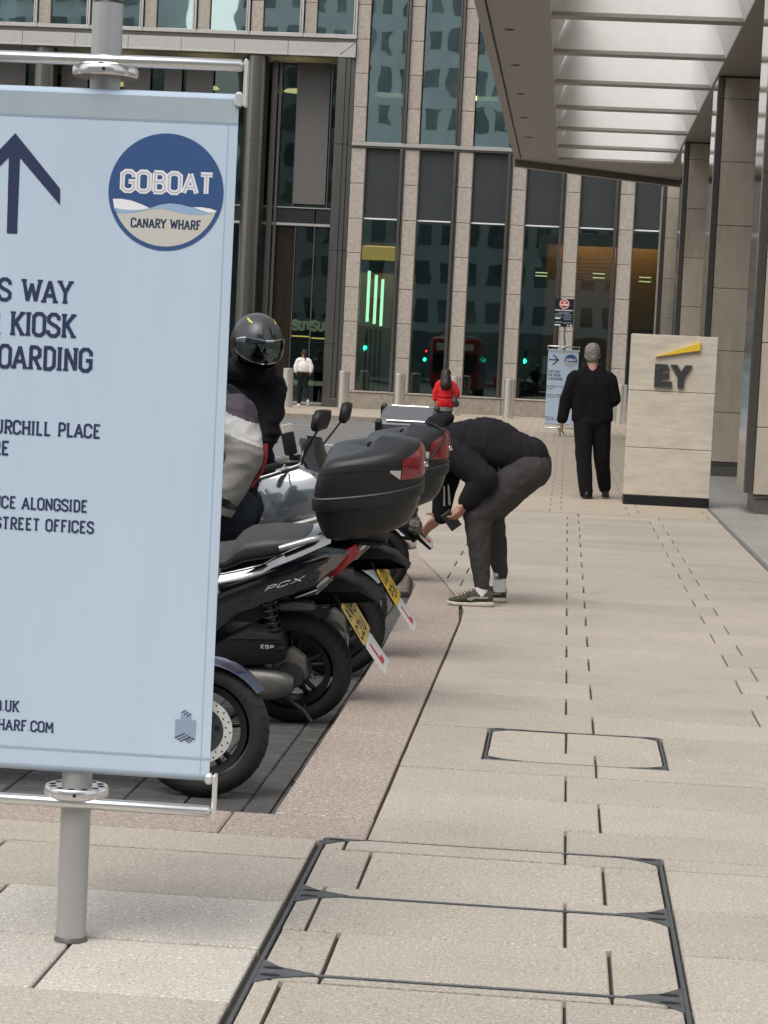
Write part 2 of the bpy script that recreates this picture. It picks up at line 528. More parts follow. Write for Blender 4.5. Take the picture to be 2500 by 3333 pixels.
    def loft(self, secs, n=16, ex=2.6):
        """sections along x: (x, zbot, ztop, halfwidth[, yc])"""
        rr = []
        for s in secs:
            x, zb, zt, hw = s[:4]
            yc = s[4] if len(s) > 4 else 0
            zc, hz = (zb + zt) / 2, (zt - zb) / 2
            ring = []
            for k in range(n):
                t = 2 * math.pi * (k + 0.5) / n
                cs, sn = math.cos(t), math.sin(t)
                ring.append((x, yc + hw * math.copysign(abs(cs) ** (2 / ex), cs), zc + hz * math.copysign(abs(sn) ** (2 / ex), sn)))
            rr.append(ring)
        return self.rings(rr)
    def prism(self, poly, y0, y1, rnd=0.0, axes='xz'):
        """polygon (in xz) pulled from y0 to y1 with rounded rims"""
        n = len(poly)
        if rnd > 0:
            offs = [(y0, rnd), (y0 + rnd * 0.3, rnd * 0.3), (y0 + rnd, 0), (y1 - rnd, 0), (y1 - rnd * 0.3, rnd * 0.3), (y1, rnd)]
        else:
            offs = [(y0, 0), (y1, 0)]
        area = sum(poly[i][0] * poly[(i + 1) % n][1] - poly[(i + 1) % n][0] * poly[i][1] for i in range(n))
        sgn = 1 if area > 0 else -1
        nor = []
        for i in range(n):
            a, b, c = Vector(poly[i - 1]), Vector(poly[i]), Vector(poly[(i + 1) % n])
            e1, e2 = (b - a).normalized(), (c - b).normalized()
            n1, n2 = Vector((-e1.y, e1.x)) * sgn, Vector((-e2.y, e2.x)) * sgn
            v = (n1 + n2)
            v = v / max(0.35, v.length_squared / 2) if v.length > 1e-6 else n1
            nor.append(v)
        rr = []
        for y, ins in offs:
            rr.append([((p[0] + nor[i].x * ins), y, (p[1] + nor[i].y * ins)) for i, p in enumerate(poly)])
        if axes == 'xy':
            rr = [[(p[0], p[2], p[1]) for p in r] for r in rr]
        return self.rings(rr)
    def build(self, name, material, parent=None, smooth=None, loc=None):
        me = bpy.data.meshes.new(name)
        me.from_pydata(self.v, [], self.f)
        ms = material if isinstance(material, (list, tuple)) else [material]
        for mm in ms:
            me.materials.append(MATS[mm] if isinstance(mm, str) else mm)
        if len(ms) > 1:
            me.polygons.foreach_set('material_index', self.mi)
        fix_normals(me)
        if smooth is not None:
            me.polygons.foreach_set('use_smooth', [True] * len(me.polygons))
            me.set_sharp_from_angle(angle=R(smooth))
        me.update()
        o = bpy.data.objects.new(name, me)
        COL.objects.link(o)
        if parent is not None:
            o.parent = parent
        if loc is not None:
            o.location = loc
        return o

import bmesh
def fix_normals(me):
    if len(me.polygons) == 0 or len(me.polygons) > 60000:
        return
    b = bmesh.new()
    b.from_mesh(me)
    bmesh.ops.recalc_face_normals(b, faces=b.faces)
    b.to_mesh(me)
    b.free()

def thing(name, label, cat, loc=(0, 0, 0), rot=(0, 0, 0), group=None):
    o = bpy.data.objects.new(name, None)
    o.empty_display_size = 0.1
    COL.objects.link(o)
    o.location = loc
    o.rotation_euler = rot
    o['label'] = label
    o['category'] = cat
    if group:
        o['group'] = group
    return o

def tag(o, label, cat, group=None):
    o['label'] = label
    o['category'] = cat
    if group:
        o['group'] = group
    return o

def struct(o):
    o['kind'] = 'structure'
    return o

def stuff(o):
    o['kind'] = 'stuff'
    return o

def rel(root):
    """transform that takes world coordinates into the root's own space"""
    return (Matrix.Translation(root.location) @ root.rotation_euler.to_matrix().to_4x4()).inverted()

def blob(name, prims, material, parent, voxel=0.012, smooth=6, wrinkle=0.0, wscale=9.0, stretch=(1, 1, 1), cut=None, inflate=None):
    """prims: ('c', p, r1, q, r2) capsule or ('e', centre, radii[, euler]); grown into one skin by voxel remesh"""
    mb = MB()
    for p in prims:
        if p[0] == 'c':
            mb.cyl(p[1], p[3], p[2], p[4], n=14, dome=True)
        else:
            mb.ell(p[1], p[2], rot=p[3] if len(p) > 3 else None)
    me = bpy.data.meshes.new('tmp')
    me.from_pydata(mb.v, [], mb.f)
    fix_normals(me)
    o = bpy.data.objects.new('tmp', me)
    COL.objects.link(o)
    rm = o.modifiers.new('r', 'REMESH')
    rm.mode = 'VOXEL'
    rm.voxel_size = voxel
    sm = o.modifiers.new('s', 'SMOOTH')
    sm.factor = 0.5
    sm.iterations = smooth
    dg = bpy.context.evaluated_depsgraph_get()
    me2 = bpy.data.meshes.new_from_object(o.evaluated_get(dg))
    bpy.data.objects.remove(o)
    bpy.data.meshes.remove(me)
    me2.name = name
    if inflate is None:
        inflate = 0.55 * voxel if wrinkle else 0.0
    if inflate:
        nr = [v.normal.copy() for v in me2.vertices]
        for v, nn in zip(me2.vertices, nr):
            v.co += nn * inflate
    if wrinkle:
        nr = [v.normal.copy() for v in me2.vertices]
        for v, nn in zip(me2.vertices, nr):
            p = Vector((v.co.x * stretch[0], v.co.y * stretch[1], v.co.z * stretch[2])) * wscale
            w1 = noise.noise(p)
            d = 1.3 * (0.35 - abs(noise.noise(p * 1.3 + Vector((3, 9, 4)) + Vector((w1, w1, w1)) * .5)) * 2.0) + 0.35 * noise.noise(p * 2.6 + Vector((7, 3, 1)))
            v.co += nn * d * wrinkle
    inv = rel(parent) if parent is not None else Matrix()
    if parent is not None and parent.type == 'MESH':
        inv = Matrix()
    me2.transform(inv)
    me2.materials.clear()
    ms = material if isinstance(material, (list, tuple)) else [material]
    for mm in ms:
        me2.materials.append(MATS[mm])
    me2.polygons.foreach_set('use_smooth', [True] * len(me2.polygons))
    if cut:
        for pl in me2.polygons:
            pl.material_index = cut(pl.center + Vector(parent.location) if parent is not None else pl.center)
    me2.update()
    ob = bpy.data.objects.new(name, me2)
    COL.objects.link(ob)
    if parent is not None:
        ob.parent = parent
    return ob

# ------------------------------------------------------------------ stroke lettering
_o = [(0.30, 1), (0.12, 1), (0, 0.86), (0, 0.14), (0.12, 0), (0.30, 0), (0.42, 0.14), (0.42, 0.86), (0.30, 1)]
G = {
 'A': (0.46, [[(0, 0), (0.23, 1), (0.46, 0)], [(0.08, 0.3), (0.38, 0.3)]], [(0, 0), (0.46, 0)]),
 'B': (0.42, [[(0.02, 1), (0.30, 1), (0.41, 0.88), (0.41, 0.64), (0.30, 0.53), (0.02, 0.53)], [(0.30, 0.53), (0.42, 0.41), (0.42, 0.12), (0.30, 0), (0.02, 0)], [(0.06, 0), (0.06, 1)]], []),
 'C': (0.42, [[(0.42, 0.70), (0.42, 0.86), (0.30, 1), (0.12, 1), (0, 0.86), (0, 0.14), (0.12, 0), (0.30, 0), (0.42, 0.14), (0.42, 0.28)]], []),
 'D': (0.42, [[(0, 0), (0.28, 0), (0.42, 0.14), (0.42, 0.86), (0.28, 1), (0, 1)], [(0.06, 0), (0.06, 1)]], []),
 'E': (0.40, [[(0.40, 1), (0, 1)], [(0.06, 0), (0.06, 1)], [(0, 0), (0.40, 0)], [(0.06, 0.52), (0.30, 0.52)]], []),
 'F': (0.38, [[(0.40, 1), (0, 1)], [(0.06, 0), (0.06, 1)], [(0.06, 0.52), (0.30, 0.52)]], [(0.06, 0)]),
 'G': (0.42, [[(0.42, 0.70), (0.42, 0.86), (0.30, 1), (0.12, 1), (0, 0.86), (0, 0.14), (0.12, 0), (0.30, 0), (0.42, 0.14), (0.42, 0.48), (0.22, 0.48)]], []),
 'H': (0.46, [[(0.04, 0), (0.04, 1)], [(0.42, 0), (0.42, 1)], [(0.04, 0.5), (0.42, 0.5)]], [(0.04, 0), (0.04, 1), (0.42, 0), (0.42, 1)]),
 'I': (0.12, [[(0.06, 0), (0.06, 1)]], [(0.06, 0), (0.06, 1)]),
 'K': (0.44, [[(0.05, 0), (0.05, 1)], [(0.42, 1), (0.08, 0.45)], [(0.17, 0.55), (0.43, 0)]], [(0.05, 0), (0.05, 1), (0.42, 1), (0.43, 0)]),
 'L': (0.36, [[(0.06, 1), (0.06, 0), (0.38, 0)]], [(0.06, 1)]),
 'M': (0.56, [[(0.03, 0), (0.05, 1), (0.28, 0.3), (0.51, 1), (0.53, 0)]], [(0.03, 0), (0.53, 0)]),
 'N': (0.46, [[(0.04, 0), (0.04, 1), (0.42, 0), (0.42, 1)]], [(0.04, 0), (0.42, 1)]),
 'O': (0.42, [_o], []),
 'P': (0.40, [[(0.02, 1), (0.28, 1), (0.41, 0.88), (0.41, 0.56), (0.28, 0.44), (0.02, 0.44)], [(0.06, 0), (0.06, 1)]], [(0.06, 0)]),
 'R': (0.42, [[(0.02, 1), (0.28, 1), (0.41, 0.88), (0.41, 0.60), (0.28, 0.48), (0.02, 0.48)], [(0.06, 0), (0.06, 1)], [(0.22, 0.48), (0.42, 0)]], [(0.06, 0), (0.42, 0)]),
 'S': (0.42, [[(0.41, 0.74), (0.41, 0.87), (0.29, 1), (0.13, 1), (0.01, 0.87), (0.01, 0.68), (0.10, 0.58), (0.33, 0.44), (0.42, 0.33), (0.42, 0.13), (0.30, 0), (0.12, 0), (0, 0.13), (0, 0.26)]], []),
 'T': (0.42, [[(0, 1), (0.42, 1)], [(0.21, 1), (0.21, 0)]], [(0.21, 0)]),
 'U': (0.44, [[(0.03, 1), (0.03, 0.14), (0.14, 0), (0.30, 0), (0.41, 0.14), (0.41, 1)]], [(0.03, 1), (0.41, 1)]),
 'V': (0.44, [[(0, 1), (0.22, 0), (0.44, 1)]], [(0, 1), (0.44, 1)]),
 'W': (0.64, [[(0, 1), (0.16, 0), (0.32, 0.85), (0.48, 0), (0.64, 1)]], [(0, 1), (0.64, 1)]),
 'X': (0.44, [[(0, 0), (0.44, 1)], [(0, 1), (0.44, 0)]], []),
 'Y': (0.44, [[(0, 1), (0.22, 0.48), (0.44, 1)], [(0.22, 0.48), (0.22, 0)]], [(0, 1), (0.44, 1), (0.22, 0)]),
 'Z': (0.42, [[(0, 1), (0.42, 1), (0, 0), (0.42, 0)]], []),
 '&': (0.46, [[(0.46, 0), (0.10, 0.78), (0.14, 1), (0.28, 1), (0.32, 0.8), (0.03, 0.35), (0.03, 0.12), (0.14, 0), (0.26, 0), (0.44, 0.42)]], []),
 '.': (0.08, [[(0.04, 0), (0.04, 0.08)]], []),
 '0': (0.42, [_o], []),
 '1': (0.20, [[(0.0, 0.84), (0.12, 1), (0.12, 0)]], []),
 '2': (0.42, [[(0, 0.72), (0, 0.86), (0.12, 1), (0.30, 1), (0.42, 0.86), (0.42, 0.62), (0, 0), (0.42, 0)]], []),
 '4': (0.42, [[(0.32, 0), (0.32, 1), (0, 0.3), (0.44, 0.3)]], []),
 '5': (0.42, [[(0.40, 1), (0.03, 1), (0.02, 0.58), (0.28, 0.60), (0.42, 0.46), (0.42, 0.14), (0.30, 0), (0, 0.02)]], []),
 '6': (0.42, [[(0.40, 1), (0.14, 0.92), (0, 0.6), (0, 0.14), (0.12, 0), (0.30, 0), (0.42, 0.14), (0.42, 0.42), (0.30, 0.56), (0, 0.5)]], []),
 '7': (0.40, [[(0, 1), (0.42, 1), (0.14, 0)]], []),
 ' ': (0.22, [], []),
}
def strip(pts, t):
    """mitred flat ribbon along a polyline -> (verts2d, faces)"""
    n = len(pts)
    P = [Vector(p) for p in pts]
    closed = (P[0] - P[-1]).length < 1e-6
    L, Rr = [], []
    for i in range(n):
        if closed:
            a = P[i] - P[i - 1] if i > 0 else P[0] - P[-2]
            b = P[i + 1] - P[i] if i < n - 1 else P[1] - P[0]
        else:
            a = P[i] - P[i - 1] if i > 0 else P[1] - P[0]
            b = P[i + 1] - P[i] if i < n - 1 else a
        a, b = a.normalized(), b.normalized()
        na, nb = Vector((-a.y, a.x)), Vector((-b.y, b.x))
        mv = na + nb
        mv = mv / max(0.5, mv.length_squared / 2) if mv.length > 1e-6 else na
        L.append(P[i] + mv * t / 2)
        Rr.append(P[i] - mv * t / 2)
    return L + Rr, [(i, i + 1, n + i + 1, n + i) for i in range(n - 1)]

def text_width(s, h, narrow=1.0, gap=0.16):
    return sum((G[c][0] + gap) for c in s) * h * narrow - gap * h * narrow

def text(mb, s, x, z, h, place, t=0.15, narrow=1.0, gap=0.16, serif=True, width=None, lift=0.0):
    """flat lettering; place(x, z, lift) -> 3D point"""
    if width is not None:
        narrow = width / text_width(s, h, 1.0, gap)
    k = 0
    for ch in s:
        w, strokes, ser = G[ch]
        todo = []
        for st in strokes:              # break the ribbon at sharp corners so that it keeps its width
            cur = [st[0]]
            for i in range(1, len(st)):
                cur.append(st[i])
                if i < len(st) - 1:
                    a, b = Vector(st[i]) - Vector(st[i - 1]), Vector(st[i + 1]) - Vector(st[i])
                    if a.normalized().dot(b.normalized()) < -0.2:
                        todo.append((cur, t * h))
                        cur = [st[i]]
            todo.append((cur, t * h))
        if serif:
            for (sx, sy) in ser:
                todo.append(([(sx - 0.105, 0.0 if sy == 0 else 1.0), (sx + 0.105, 0.0 if sy == 0 else 1.0)], t * h * 0.62))
        for st, tt in todo:
            k += 1
            pts = [(p[0] * h * narrow, (p[1] * (1 - t * .8) + t * .4) * h) for p in st]
            v2, fs = strip(pts, tt)
            mb.add([place(x + p.x, z + p.y, lift + 0.00004 * (k % 6)) for p in v2], fs)
        x += (w + gap) * h * narrow
    return x

# ------------------------------------------------------------------ ground, road, pavement
def interp(tab, y):
    if y <= tab[0][0]:
        return tab[0][1]
    for (a, b), (c, d) in zip(tab, tab[1:]):
        if y <= c:
            return b + (d - b) * (y - a) / (c - a)
    return tab[-1][1]
KIN = [(0, -0.552), (13.8, -0.556), (14.7, -0.644), (16.27, -0.868), (17.84, -1.11), (21, -1.50), (24, -1.78), (30, -1.95), (38, -2.0), (44, -1.6), (47, -1.1), (51, -0.85), (54, -1.1), (57, -1.9), (59.5, -3.6)]
KOUT = [(0, -0.872), (11.5, -0.89), (14.5, -0.935), (15.9, -0.97), (17.0, -1.30), (17.84, -1.44), (21, -1.83), (24, -2.1), (30, -2.27), (38, -2.32), (44, -1.95), (47, -1.4), (51, -1.15), (54, -1.4), (57, -2.2), (59.5, -3.8)]
mb = MB()
mb.add([(-260, -200, -0.125), (260, -200, -0.125), (260, 300, -0.125), (-260, 300, -0.125)], [(0, 1, 2, 3)])
road = struct(mb.build('road', 'road_setts'))

mb = MB()   # dark bed under the slabs
mb.add([(-3, 1.5, -0.02), (1.69, 1.5, -0.02), (1.69, 7.2, -0.02), (-3, 7.2, -0.02)], [(0, 1, 2, 3)])
ys = [7.2, 10, 13.8, 14.7, 15.5, 16.27, 17, 17.84, 19.5, 21, 22.5, 24]
ring = [(interp(KOUT, y) + 0.05, y, -0.02) for y in ys]
ring2 = [(1.69, y, -0.02) for y in ys]
mb.add(ring + ring2, [(i, i + 1, len(ys) + i + 1, len(ys) + i) for i in range(len(ys) - 1)])
pav = struct(mb.build('pavement', 'joint'))

def rsub(r, c):
    """rectangle r minus rectangle c -> rectangles"""
    x0, x1, y0, y1 = r
    a0, a1, b0, b1 = c
    if a1 <= x0 or a0 >= x1 or b1 <= y0 or b0 >= y1:
        return [r]
    out = []
    if b0 > y0: out.append((x0, x1, y0, b0))
    if b1 < y1: out.append((x0, x1, b1, y1))
    m0, m1 = max(y0, b0), min(y1, b1)
    if a0 > x0: out.append((x0, a0, m0, m1))
    if a1 < x1: out.append((a1, x1, m0, m1))
    return out
BIG = (-0.690, 0.372, 4.55, 7.03)
SMALL = (-0.247, 0.462, 8.63, 9.40)
GX, GY = 0.0045, 0.0055
def put_slab(r, parent, m='slab', z=0.0, inv=None, slant=None):
    x0, x1, y0, y1 = r
    if x1 - x0 < 0.03 or y1 - y0 < 0.03:
        return
    jz = z + random.uniform(-0.0012, 0.0012)
    xl0, xl1 = (x0, x0) if slant is None else slant
    mb = MB(inv)
    j = lambda: random.uniform(-0.0012, 0.0012)
    mb.slab([(xl0 + GX + j(), y0 + GY + j()), (x1 - GX + j(), y0 + GY + j()), (x1 - GX + j(), y1 - GY + j()), (xl1 + GX + j(), y1 - GY + j())], z - 0.05, jz, 0.0035)
    mb.build('paving_slab', m, parent)
ROWS = [10.385 + 0.502 * k for k in range(-17, 28)]
def xjoints(k):
    b = 0.072 if k % 2 == 1 else 0.186
    return [b + 0.84 * j for j in range(-5, 3)]
for k in range(-17, 27):
    y0, y1 = 10.385 + 0.502 * k, 10.385 + 0.502 * (k + 1)
    ycut = 7.05
    segs = [(y0, y1)]
    for (a, b) in segs:
        if b <= 1.8:
            continue
        left = -0.68 if b <= ycut + 0.1 else -0.552
        la, lb = (interp(KIN, a), interp(KIN, b)) if a >= 13 else (left, left)
        xs = [min(la, lb)] + [x for x in xjoints(k) if min(la, lb) + 0.12 < x < 1.6] + [1.652]
        for i in range(len(xs) - 1):
            r = (xs[i], xs[i + 1], a, b)
            if i == 0 and a >= 13:
                put_slab(r, pav, slant=(la, lb))
                continue
            pieces = [r]
            for c in (BIG, SMALL):
                pieces = [q for p in pieces for q in rsub(p, c)]
            for p in pieces:
                put_slab(p, pav)
# slabs on the left, round the sign post
for (y1, y0, joints, m) in ((6.99, 6.705, (-2.05, -0.70), 'slab'), (6.705, 6.15, (-1.62, -0.70), 'slab'),
                            (6.15, 5.64, (-1.475, -0.70), 'slab_clean'), (5.64, 5.155, (-2.0, -1.172, -0.70), 'slab_clean'),
                            (5.155, 4.65, (-1.52, -0.70), 'slab'), (4.65, 4.15, (-1.2, -0.70), 'slab'), (4.15, 3.6, (-1.6, -0.70), 'slab'), (3.6, 3.0, (-1.2, -0.70), 'slab')):
    xs = [-2.9] + list(joints)
    for a, b in zip(xs, xs[1:]):
        put_slab((a, b, y0, y1), pav, m if a > -2.8 or m == 'slab' else 'slab')

# pink granite kerb
kerb = struct(MB().box(-3.0, -0.9, 7.02, 7.30, -0.2, -0.03).build('kerb', 'joint'))
for a, b in ((-2.9, -2.0), (-2.0, -1.02)):
    mb = MB()
    mb.slab([(a + .002, 6.993), (b - .002, 6.993), (b - .002, 7.34), (a + .002, 7.34)], -0.2, 0.0, 0.006)
    mb.build('kerb_stone', 'pink_granite', kerb)
mb = MB()
mb.slab([(-1.016, 6.993), (-0.556, 6.993), (-0.556, 7.36), (-0.872, 7.36), (-0.876, 7.34), (-1.016, 7.34)], -0.2, 0.0, 0.004)
mb.build('kerb_stone', 'pink_granite', kerb)
ys = [7.364, 9.1, 10.55, 11.9, 13.3, 14.3, 15.3, 16.27, 17.2, 18.4, 19.6, 20.8, 22.0, 23.2, 24]
for a, b in zip(ys, ys[1:]):
    mb = MB()
    mb.slab([(interp(KOUT, a), a + .0015), (interp(KIN, a) - .004, a + .0015), (interp(KIN, b) - .004, b - .0015), (interp(KOUT, b), b - .0015)], -0.2, 0.0, 0.006)
    mb.build('kerb_stone', 'pink_granite', kerb)

# paving too far away to pick apart: one sheet of slabs, then the plaza setts
mb = MB()
ys = [23.945, 27, 30, 34, 38, 41, 44, 46]
mb.add([(interp(KIN, y), y, 0) for y in ys] + [(1.652, y, 0) for y in ys], [(i, i + 1, len(ys) + i + 1, len(ys) + i) for i in range(len(ys) - 1)])
struct(mb.build('far_pavement', 'far_slabs'))
mb = MB()
ys = [46, 47, 49, 51, 53, 54, 55.5, 57, 58, 59.5]
mb.add([(interp(KIN, y), y, -0.001) for y in ys] + [(9, y, -0.001) for y in ys], [(i, i + 1, len(ys) + i + 1, len(ys) + i) for i in range(len(ys) - 1)])
mb.add([(-40, 60.4, -0.001), (-3.6, 60.4, -0.001), (-3.6, 59.5, -0.001), (9, 59.5, -0.001), (9, 75, -0.001), (-40, 75, -0.001)], [(0, 1, 2, 3, 4, 5)])
struct(mb.build('plaza', 'plaza_setts'))
# kerb edging beyond
mb = MB()
ys = [24, 27, 30, 34, 38, 41, 44, 46, 47, 49, 51, 53, 54, 55.5, 57, 58, 59.5]
pts = [(interp(KOUT, y), interp(KIN, y) - .003, y) for y in ys]
for (o0, i0, a), (o1, i1, b) in zip(pts, pts[1:]):
    mb.slab([(o0, a + .002), (i0, a + .002), (i1, b - .002), (o1, b - .002)], -0.2, 0.0, 0.006)
for k in range(30):
    x = -3.9 - k * 1.2
    mb.slab([(x - 1.196, 59.95), (x, 59.95), (x, 60.39), (x - 1.196, 60.39)], -0.2, 0.0, 0.006)
struct(mb.build('far_kerb', 'granite_plinth'))

# polished stone floor along the building on the right
floor = struct(MB().add([(1.69, 3, -0.02), (6, 3, -0.02), (6, 60, -0.02), (1.69, 60, -0.02)], [(0, 1, 2, 3)]).build('forecourt', 'joint'))
y = 5.0
while y < 46:
    for a, b in ((1.694, 2.12), (2.12, 3.0), (3.0, 3.9)):
        mb = MB()
        mb.slab([(a + .002, y + .002), (b - .002, y + .002), (b - .002, y + 1.196), (a + .002, y + 1.196)], -0.04, 0.0, 0.002)
        mb.build('floor_tile', 'marble', floor)
    y += 1.2
struct(MB().box(1.655, 1.692, 3, 46, -0.03, 0.003, 0.002).build('edging_strip', 'grey_strip'))

# dark pavers of the motorcycle bay
bay = struct(MB().add([(-3.2, 7.3, -0.122), (-0.85, 7.3, -0.122), (-0.85, 16, -0.122), (-3.2, 16, -0.122)], [(0, 1, 2, 3)]).build('parking_bay', 'joint'))
def paver(x0, x1, y0, y1, mbs=None):
    mb = mbs or MB()
    z = -0.112 + random.uniform(-0.0015, 0.0015)
    j = lambda: random.uniform(-0.0015, 0.0015)
    mb.slab([(x0 + .003 + j(), y0 + .003 + j()), (x1 - .003 + j(), y0 + .003 + j()), (x1 - .003 + j(), y1 - .003 + j()), (x0 + .003 + j(), y1 - .003 + j())], -0.16, z, 0.004)
    if mbs is None:
        mb.build('paver', 'bay_paver', bay)
for (x0, x1, st, ph) in ((-0.965, -0.872, 0.22, 0.1), (-1.066, -0.967, 0.28, 0.0)):
    y = 7.34 + ph - 0.1
    while y < 10.2:
        paver(x0, x1, max(7.345, y), y + st)
        y += st
rest = MB()
k = 0
y = 7.345
while y < 15.6:
    x = -1.068 - (0.11 if k % 2 else 0)
    if k % 2:
        paver(-1.178, -1.068, y, y + 0.11, None if y < 9.9 else rest)
    while x > -2.9:
        big = y < 9.0 and x > -2.3
        paver(x - 0.22, x, y, y + 0.11, None if big else rest)
        x -= 0.22
    y += 0.11
for (x0, x1) in ((-0.965, -0.872), (-1.066, -0.967)):
    y = 10.25
    while y < 15.5:
        paver(x0, x1, y, y + 0.25, rest)
        y += 0.25
o = rest.build('paver_field', 'bay_paver', bay)
stuff(o)
# white markings on the road
for i, (x, yy, w, d) in enumerate(((-3.8, 42.6, 1.6, 0.35), (-6.5, 54.1, 2.4, 0.12), (-10.5, 54.1, 2.4, 0.12))):
    struct(MB().add([(x - w / 2, yy - d / 2, -0.120), (x + w / 2, yy - d / 2, -0.120), (x + w / 2, yy + d / 2, -0.120), (x - w / 2, yy + d / 2, -0.120)], [(0, 1, 2, 3)]).build('road_marking', 'line_white'))

# ------------------------------------------------------------------ recessed inspection covers
def cover(label, x0, x1, y0, y1, divs, fw, tri):
    t = thing('inspection_cover', label, 'manhole cover', ((x0 + x1) / 2, (y0 + y1) / 2, 0), group='recessed covers in the paving')
    inv = rel(t)
    mb = MB(inv)
    mb.box(x0, x1, y0, y1, -0.08, -0.03)
    mb.build('pan', 'joint', t)
    mb = MB(inv)
    e = 0.003
    mb.box(x0 + e, x0 + fw, y0 + e, y1 - e, -0.05, 0.001, 0.002)
    mb.box(x1 - fw, x1 - e, y0 + e, y1 - e, -0.05, 0.001, 0.002)
    mb.box(x0 + fw, x1 - fw, y0 + e, y0 + fw * 0.6, -0.05, 0.001, 0.002)
    mb.box(x0 + fw, x1 - fw, y1 - fw * 0.6, y1 - e, -0.05, 0.001, 0.002)
    mb.build('frame', 'iron', t)
    edges = [y0 + fw * 0.6] + list(divs) + [y1 - fw * 0.6]
    for d in divs:
        MB(inv).box(x0 + fw + .001, x1 - fw - .001, d - 0.006, d - 0.001, -0.05, 0.001, 0.001).build('divider', 'iron', t)
        MB(inv).box(x0 + fw + .001, x1 - fw - .001, d + 0.001, d + 0.006, -0.05, 0.001, 0.001).build('divider', 'iron', t)
    for s0, s1 in zip(edges, edges[1:]):
        a0, a1 = x0 + fw + 0.001, x1 - fw - 0.001
        b0, b1 = s0 + (0.007 if s0 in divs else 0.001), s1 - (0.007 if s1 in divs else 0.001)
        # steel corner plates with a lifting eye
        tx, ty = tri
        for sx, xc in ((1, x0 + fw), (-1, x1 - fw)):
            for sy, yc in ((1, b0), (-1, b1)):
                p = [(xc, yc), (xc + sx * tx, yc), (xc + sx * tx * 0.35, yc + sy * ty * 0.42), (xc, yc + sy * ty)]
                if sx * sy < 0:
                    p = p[::-1]
                mb = MB(inv)
                mb.slab(p, -0.03, 0.0022, 0.001)
                pl = mb.build('corner_plate', 'iron', t)
                mb = MB(inv)
                cx, cy = xc + sx * tx * 0.24, yc + sy * ty * 0.26
                mb.add([(cx + 0.026 * math.cos(a) , cy + 0.012 * math.sin(a), 0.0028) for a in [2 * math.pi * q / 14 for q in range(14)]], [tuple(range(14))])
                mb.build('lifting_eye', 'dark_hole', pl)
        for k in range(-17, 27):
            r0, r1 = 10.385 + 0.502 * k, 10.385 + 0.502 * (k + 1)
            c0, c1 = max(r0, b0), min(r1, b1)
            if c1 - c0 < 0.03:
                continue
            xs = [a0] + [x for x in xjoints(k) + [-0.61 if k % 2 else -0.52] if a0 + 0.05 < x < a1 - 0.05] + [a1]
            xs.sort()
            for xa, xb in zip(xs, xs[1:]):
                put_slab((xa, xb, c0, c1), t, inv=inv, z=-0.001)
    return t
cover('large steel framed cover filled with beige paving in the foreground', *BIG, (5.43, 6.265), 0.014, (0.14, 0.10))
cover('small steel framed cover filled with beige slabs beyond the large one', *SMALL, (), 0.012, (0.14, 0.08))

# ------------------------------------------------------------------ office building across the street
FB = thing('office_building', 'granite and steel office block with tall windows facing down the street', 'building', (-3.5, 70.5, 0))
inv = rel(FB)
YF = 70.5
def fpart(name, m, *bx, c=0.0, smooth=None):
    mb = MB(inv)
    for b in bx:
        mb.box(*b, c)
    return mb.build(name, m, FB, smooth)
PIT = 1.668
def px(k): return -7.03 + PIT * k
JT = [0.55, 1.614, 2.68, 3.745, 4.803, 5.865, 6.945, 8.035]
JU = [8.215, 9.28, 10.31, 11.35, 12.40, 13.45, 14.5, 15.5]
for k in range(0, 8):
    x = px(k)
    xw = 0.43
    for a, b in zip(JT, JT[1:]):
        fpart('stone_block', 'granite', (x, x + xw, YF, YF + 0.35, a + .006, b - .006), c=0.012)
    for a, b in zip(JU, JU[1:]):
        fpart('stone_block', 'granite', (x, x + xw - 0.03, YF, YF + 0.35, a + .006, b - .006), c=0.012)
    fpart('pier_core', 'joint', (x + .02, x + xw - .05, YF + .03, YF + 0.5, 0.5, 15.4))
    g0, g1 = x + xw + 0.03, x + 1.50
    p = fpart('window_pane', 'pane', (g0, g1, YF + 0.13, YF + 0.14, 0.57, 5.86))
    fpart('spandrel_panel', 'spandrel', (g0, g1, YF + 0.12, YF + 0.20, 5.92, 8.03))
    fpart('glazing_bar', 'line_white', (g0, g1, YF + 0.10, YF + 0.15, 5.865, 5.905))
    fpart('window_pane', 'pane_upper', (g0 - 0.02, g1, YF + 0.13, YF + 0.14, 8.22, 15.2))
    fpart('window_reveal', 'steel_dark', (x + xw + .002, g0 - .001, YF + .02, YF + .22, .56, 8.03))
    # steel fin beside the glass: bright edge, recess, face
    fpart('steel_fin', 'steel', (x + 1.505, x + 1.60, YF - 0.10, YF + 0.2, 0.55, 8.03), (x + 1.615, x + 1.66, YF - 0.02, YF + 0.2, 0.55, 8.03), c=0.006)
    fpart('steel_fin', 'steel', (x + 1.51, x + 1.56, YF - 0.05, YF + 0.2, 8.215, 15.2), (x + 1.575, x + 1.655, YF - 0.10, YF + 0.2, 8.215, 15.2), c=0.006)
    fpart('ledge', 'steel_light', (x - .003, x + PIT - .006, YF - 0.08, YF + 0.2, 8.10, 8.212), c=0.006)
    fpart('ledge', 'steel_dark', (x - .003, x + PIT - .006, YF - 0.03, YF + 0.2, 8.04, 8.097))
    fpart('plinth_block', 'granite_plinth', (x + .004, x + PIT - .004, YF - 0.06, YF + 0.3, 0.0, 0.50), c=0.01)
    fpart('sill', 'granite', (x + .002, x + PIT - .002, YF - 0.09, YF + 0.3, 0.503, 0.553), c=0.008)
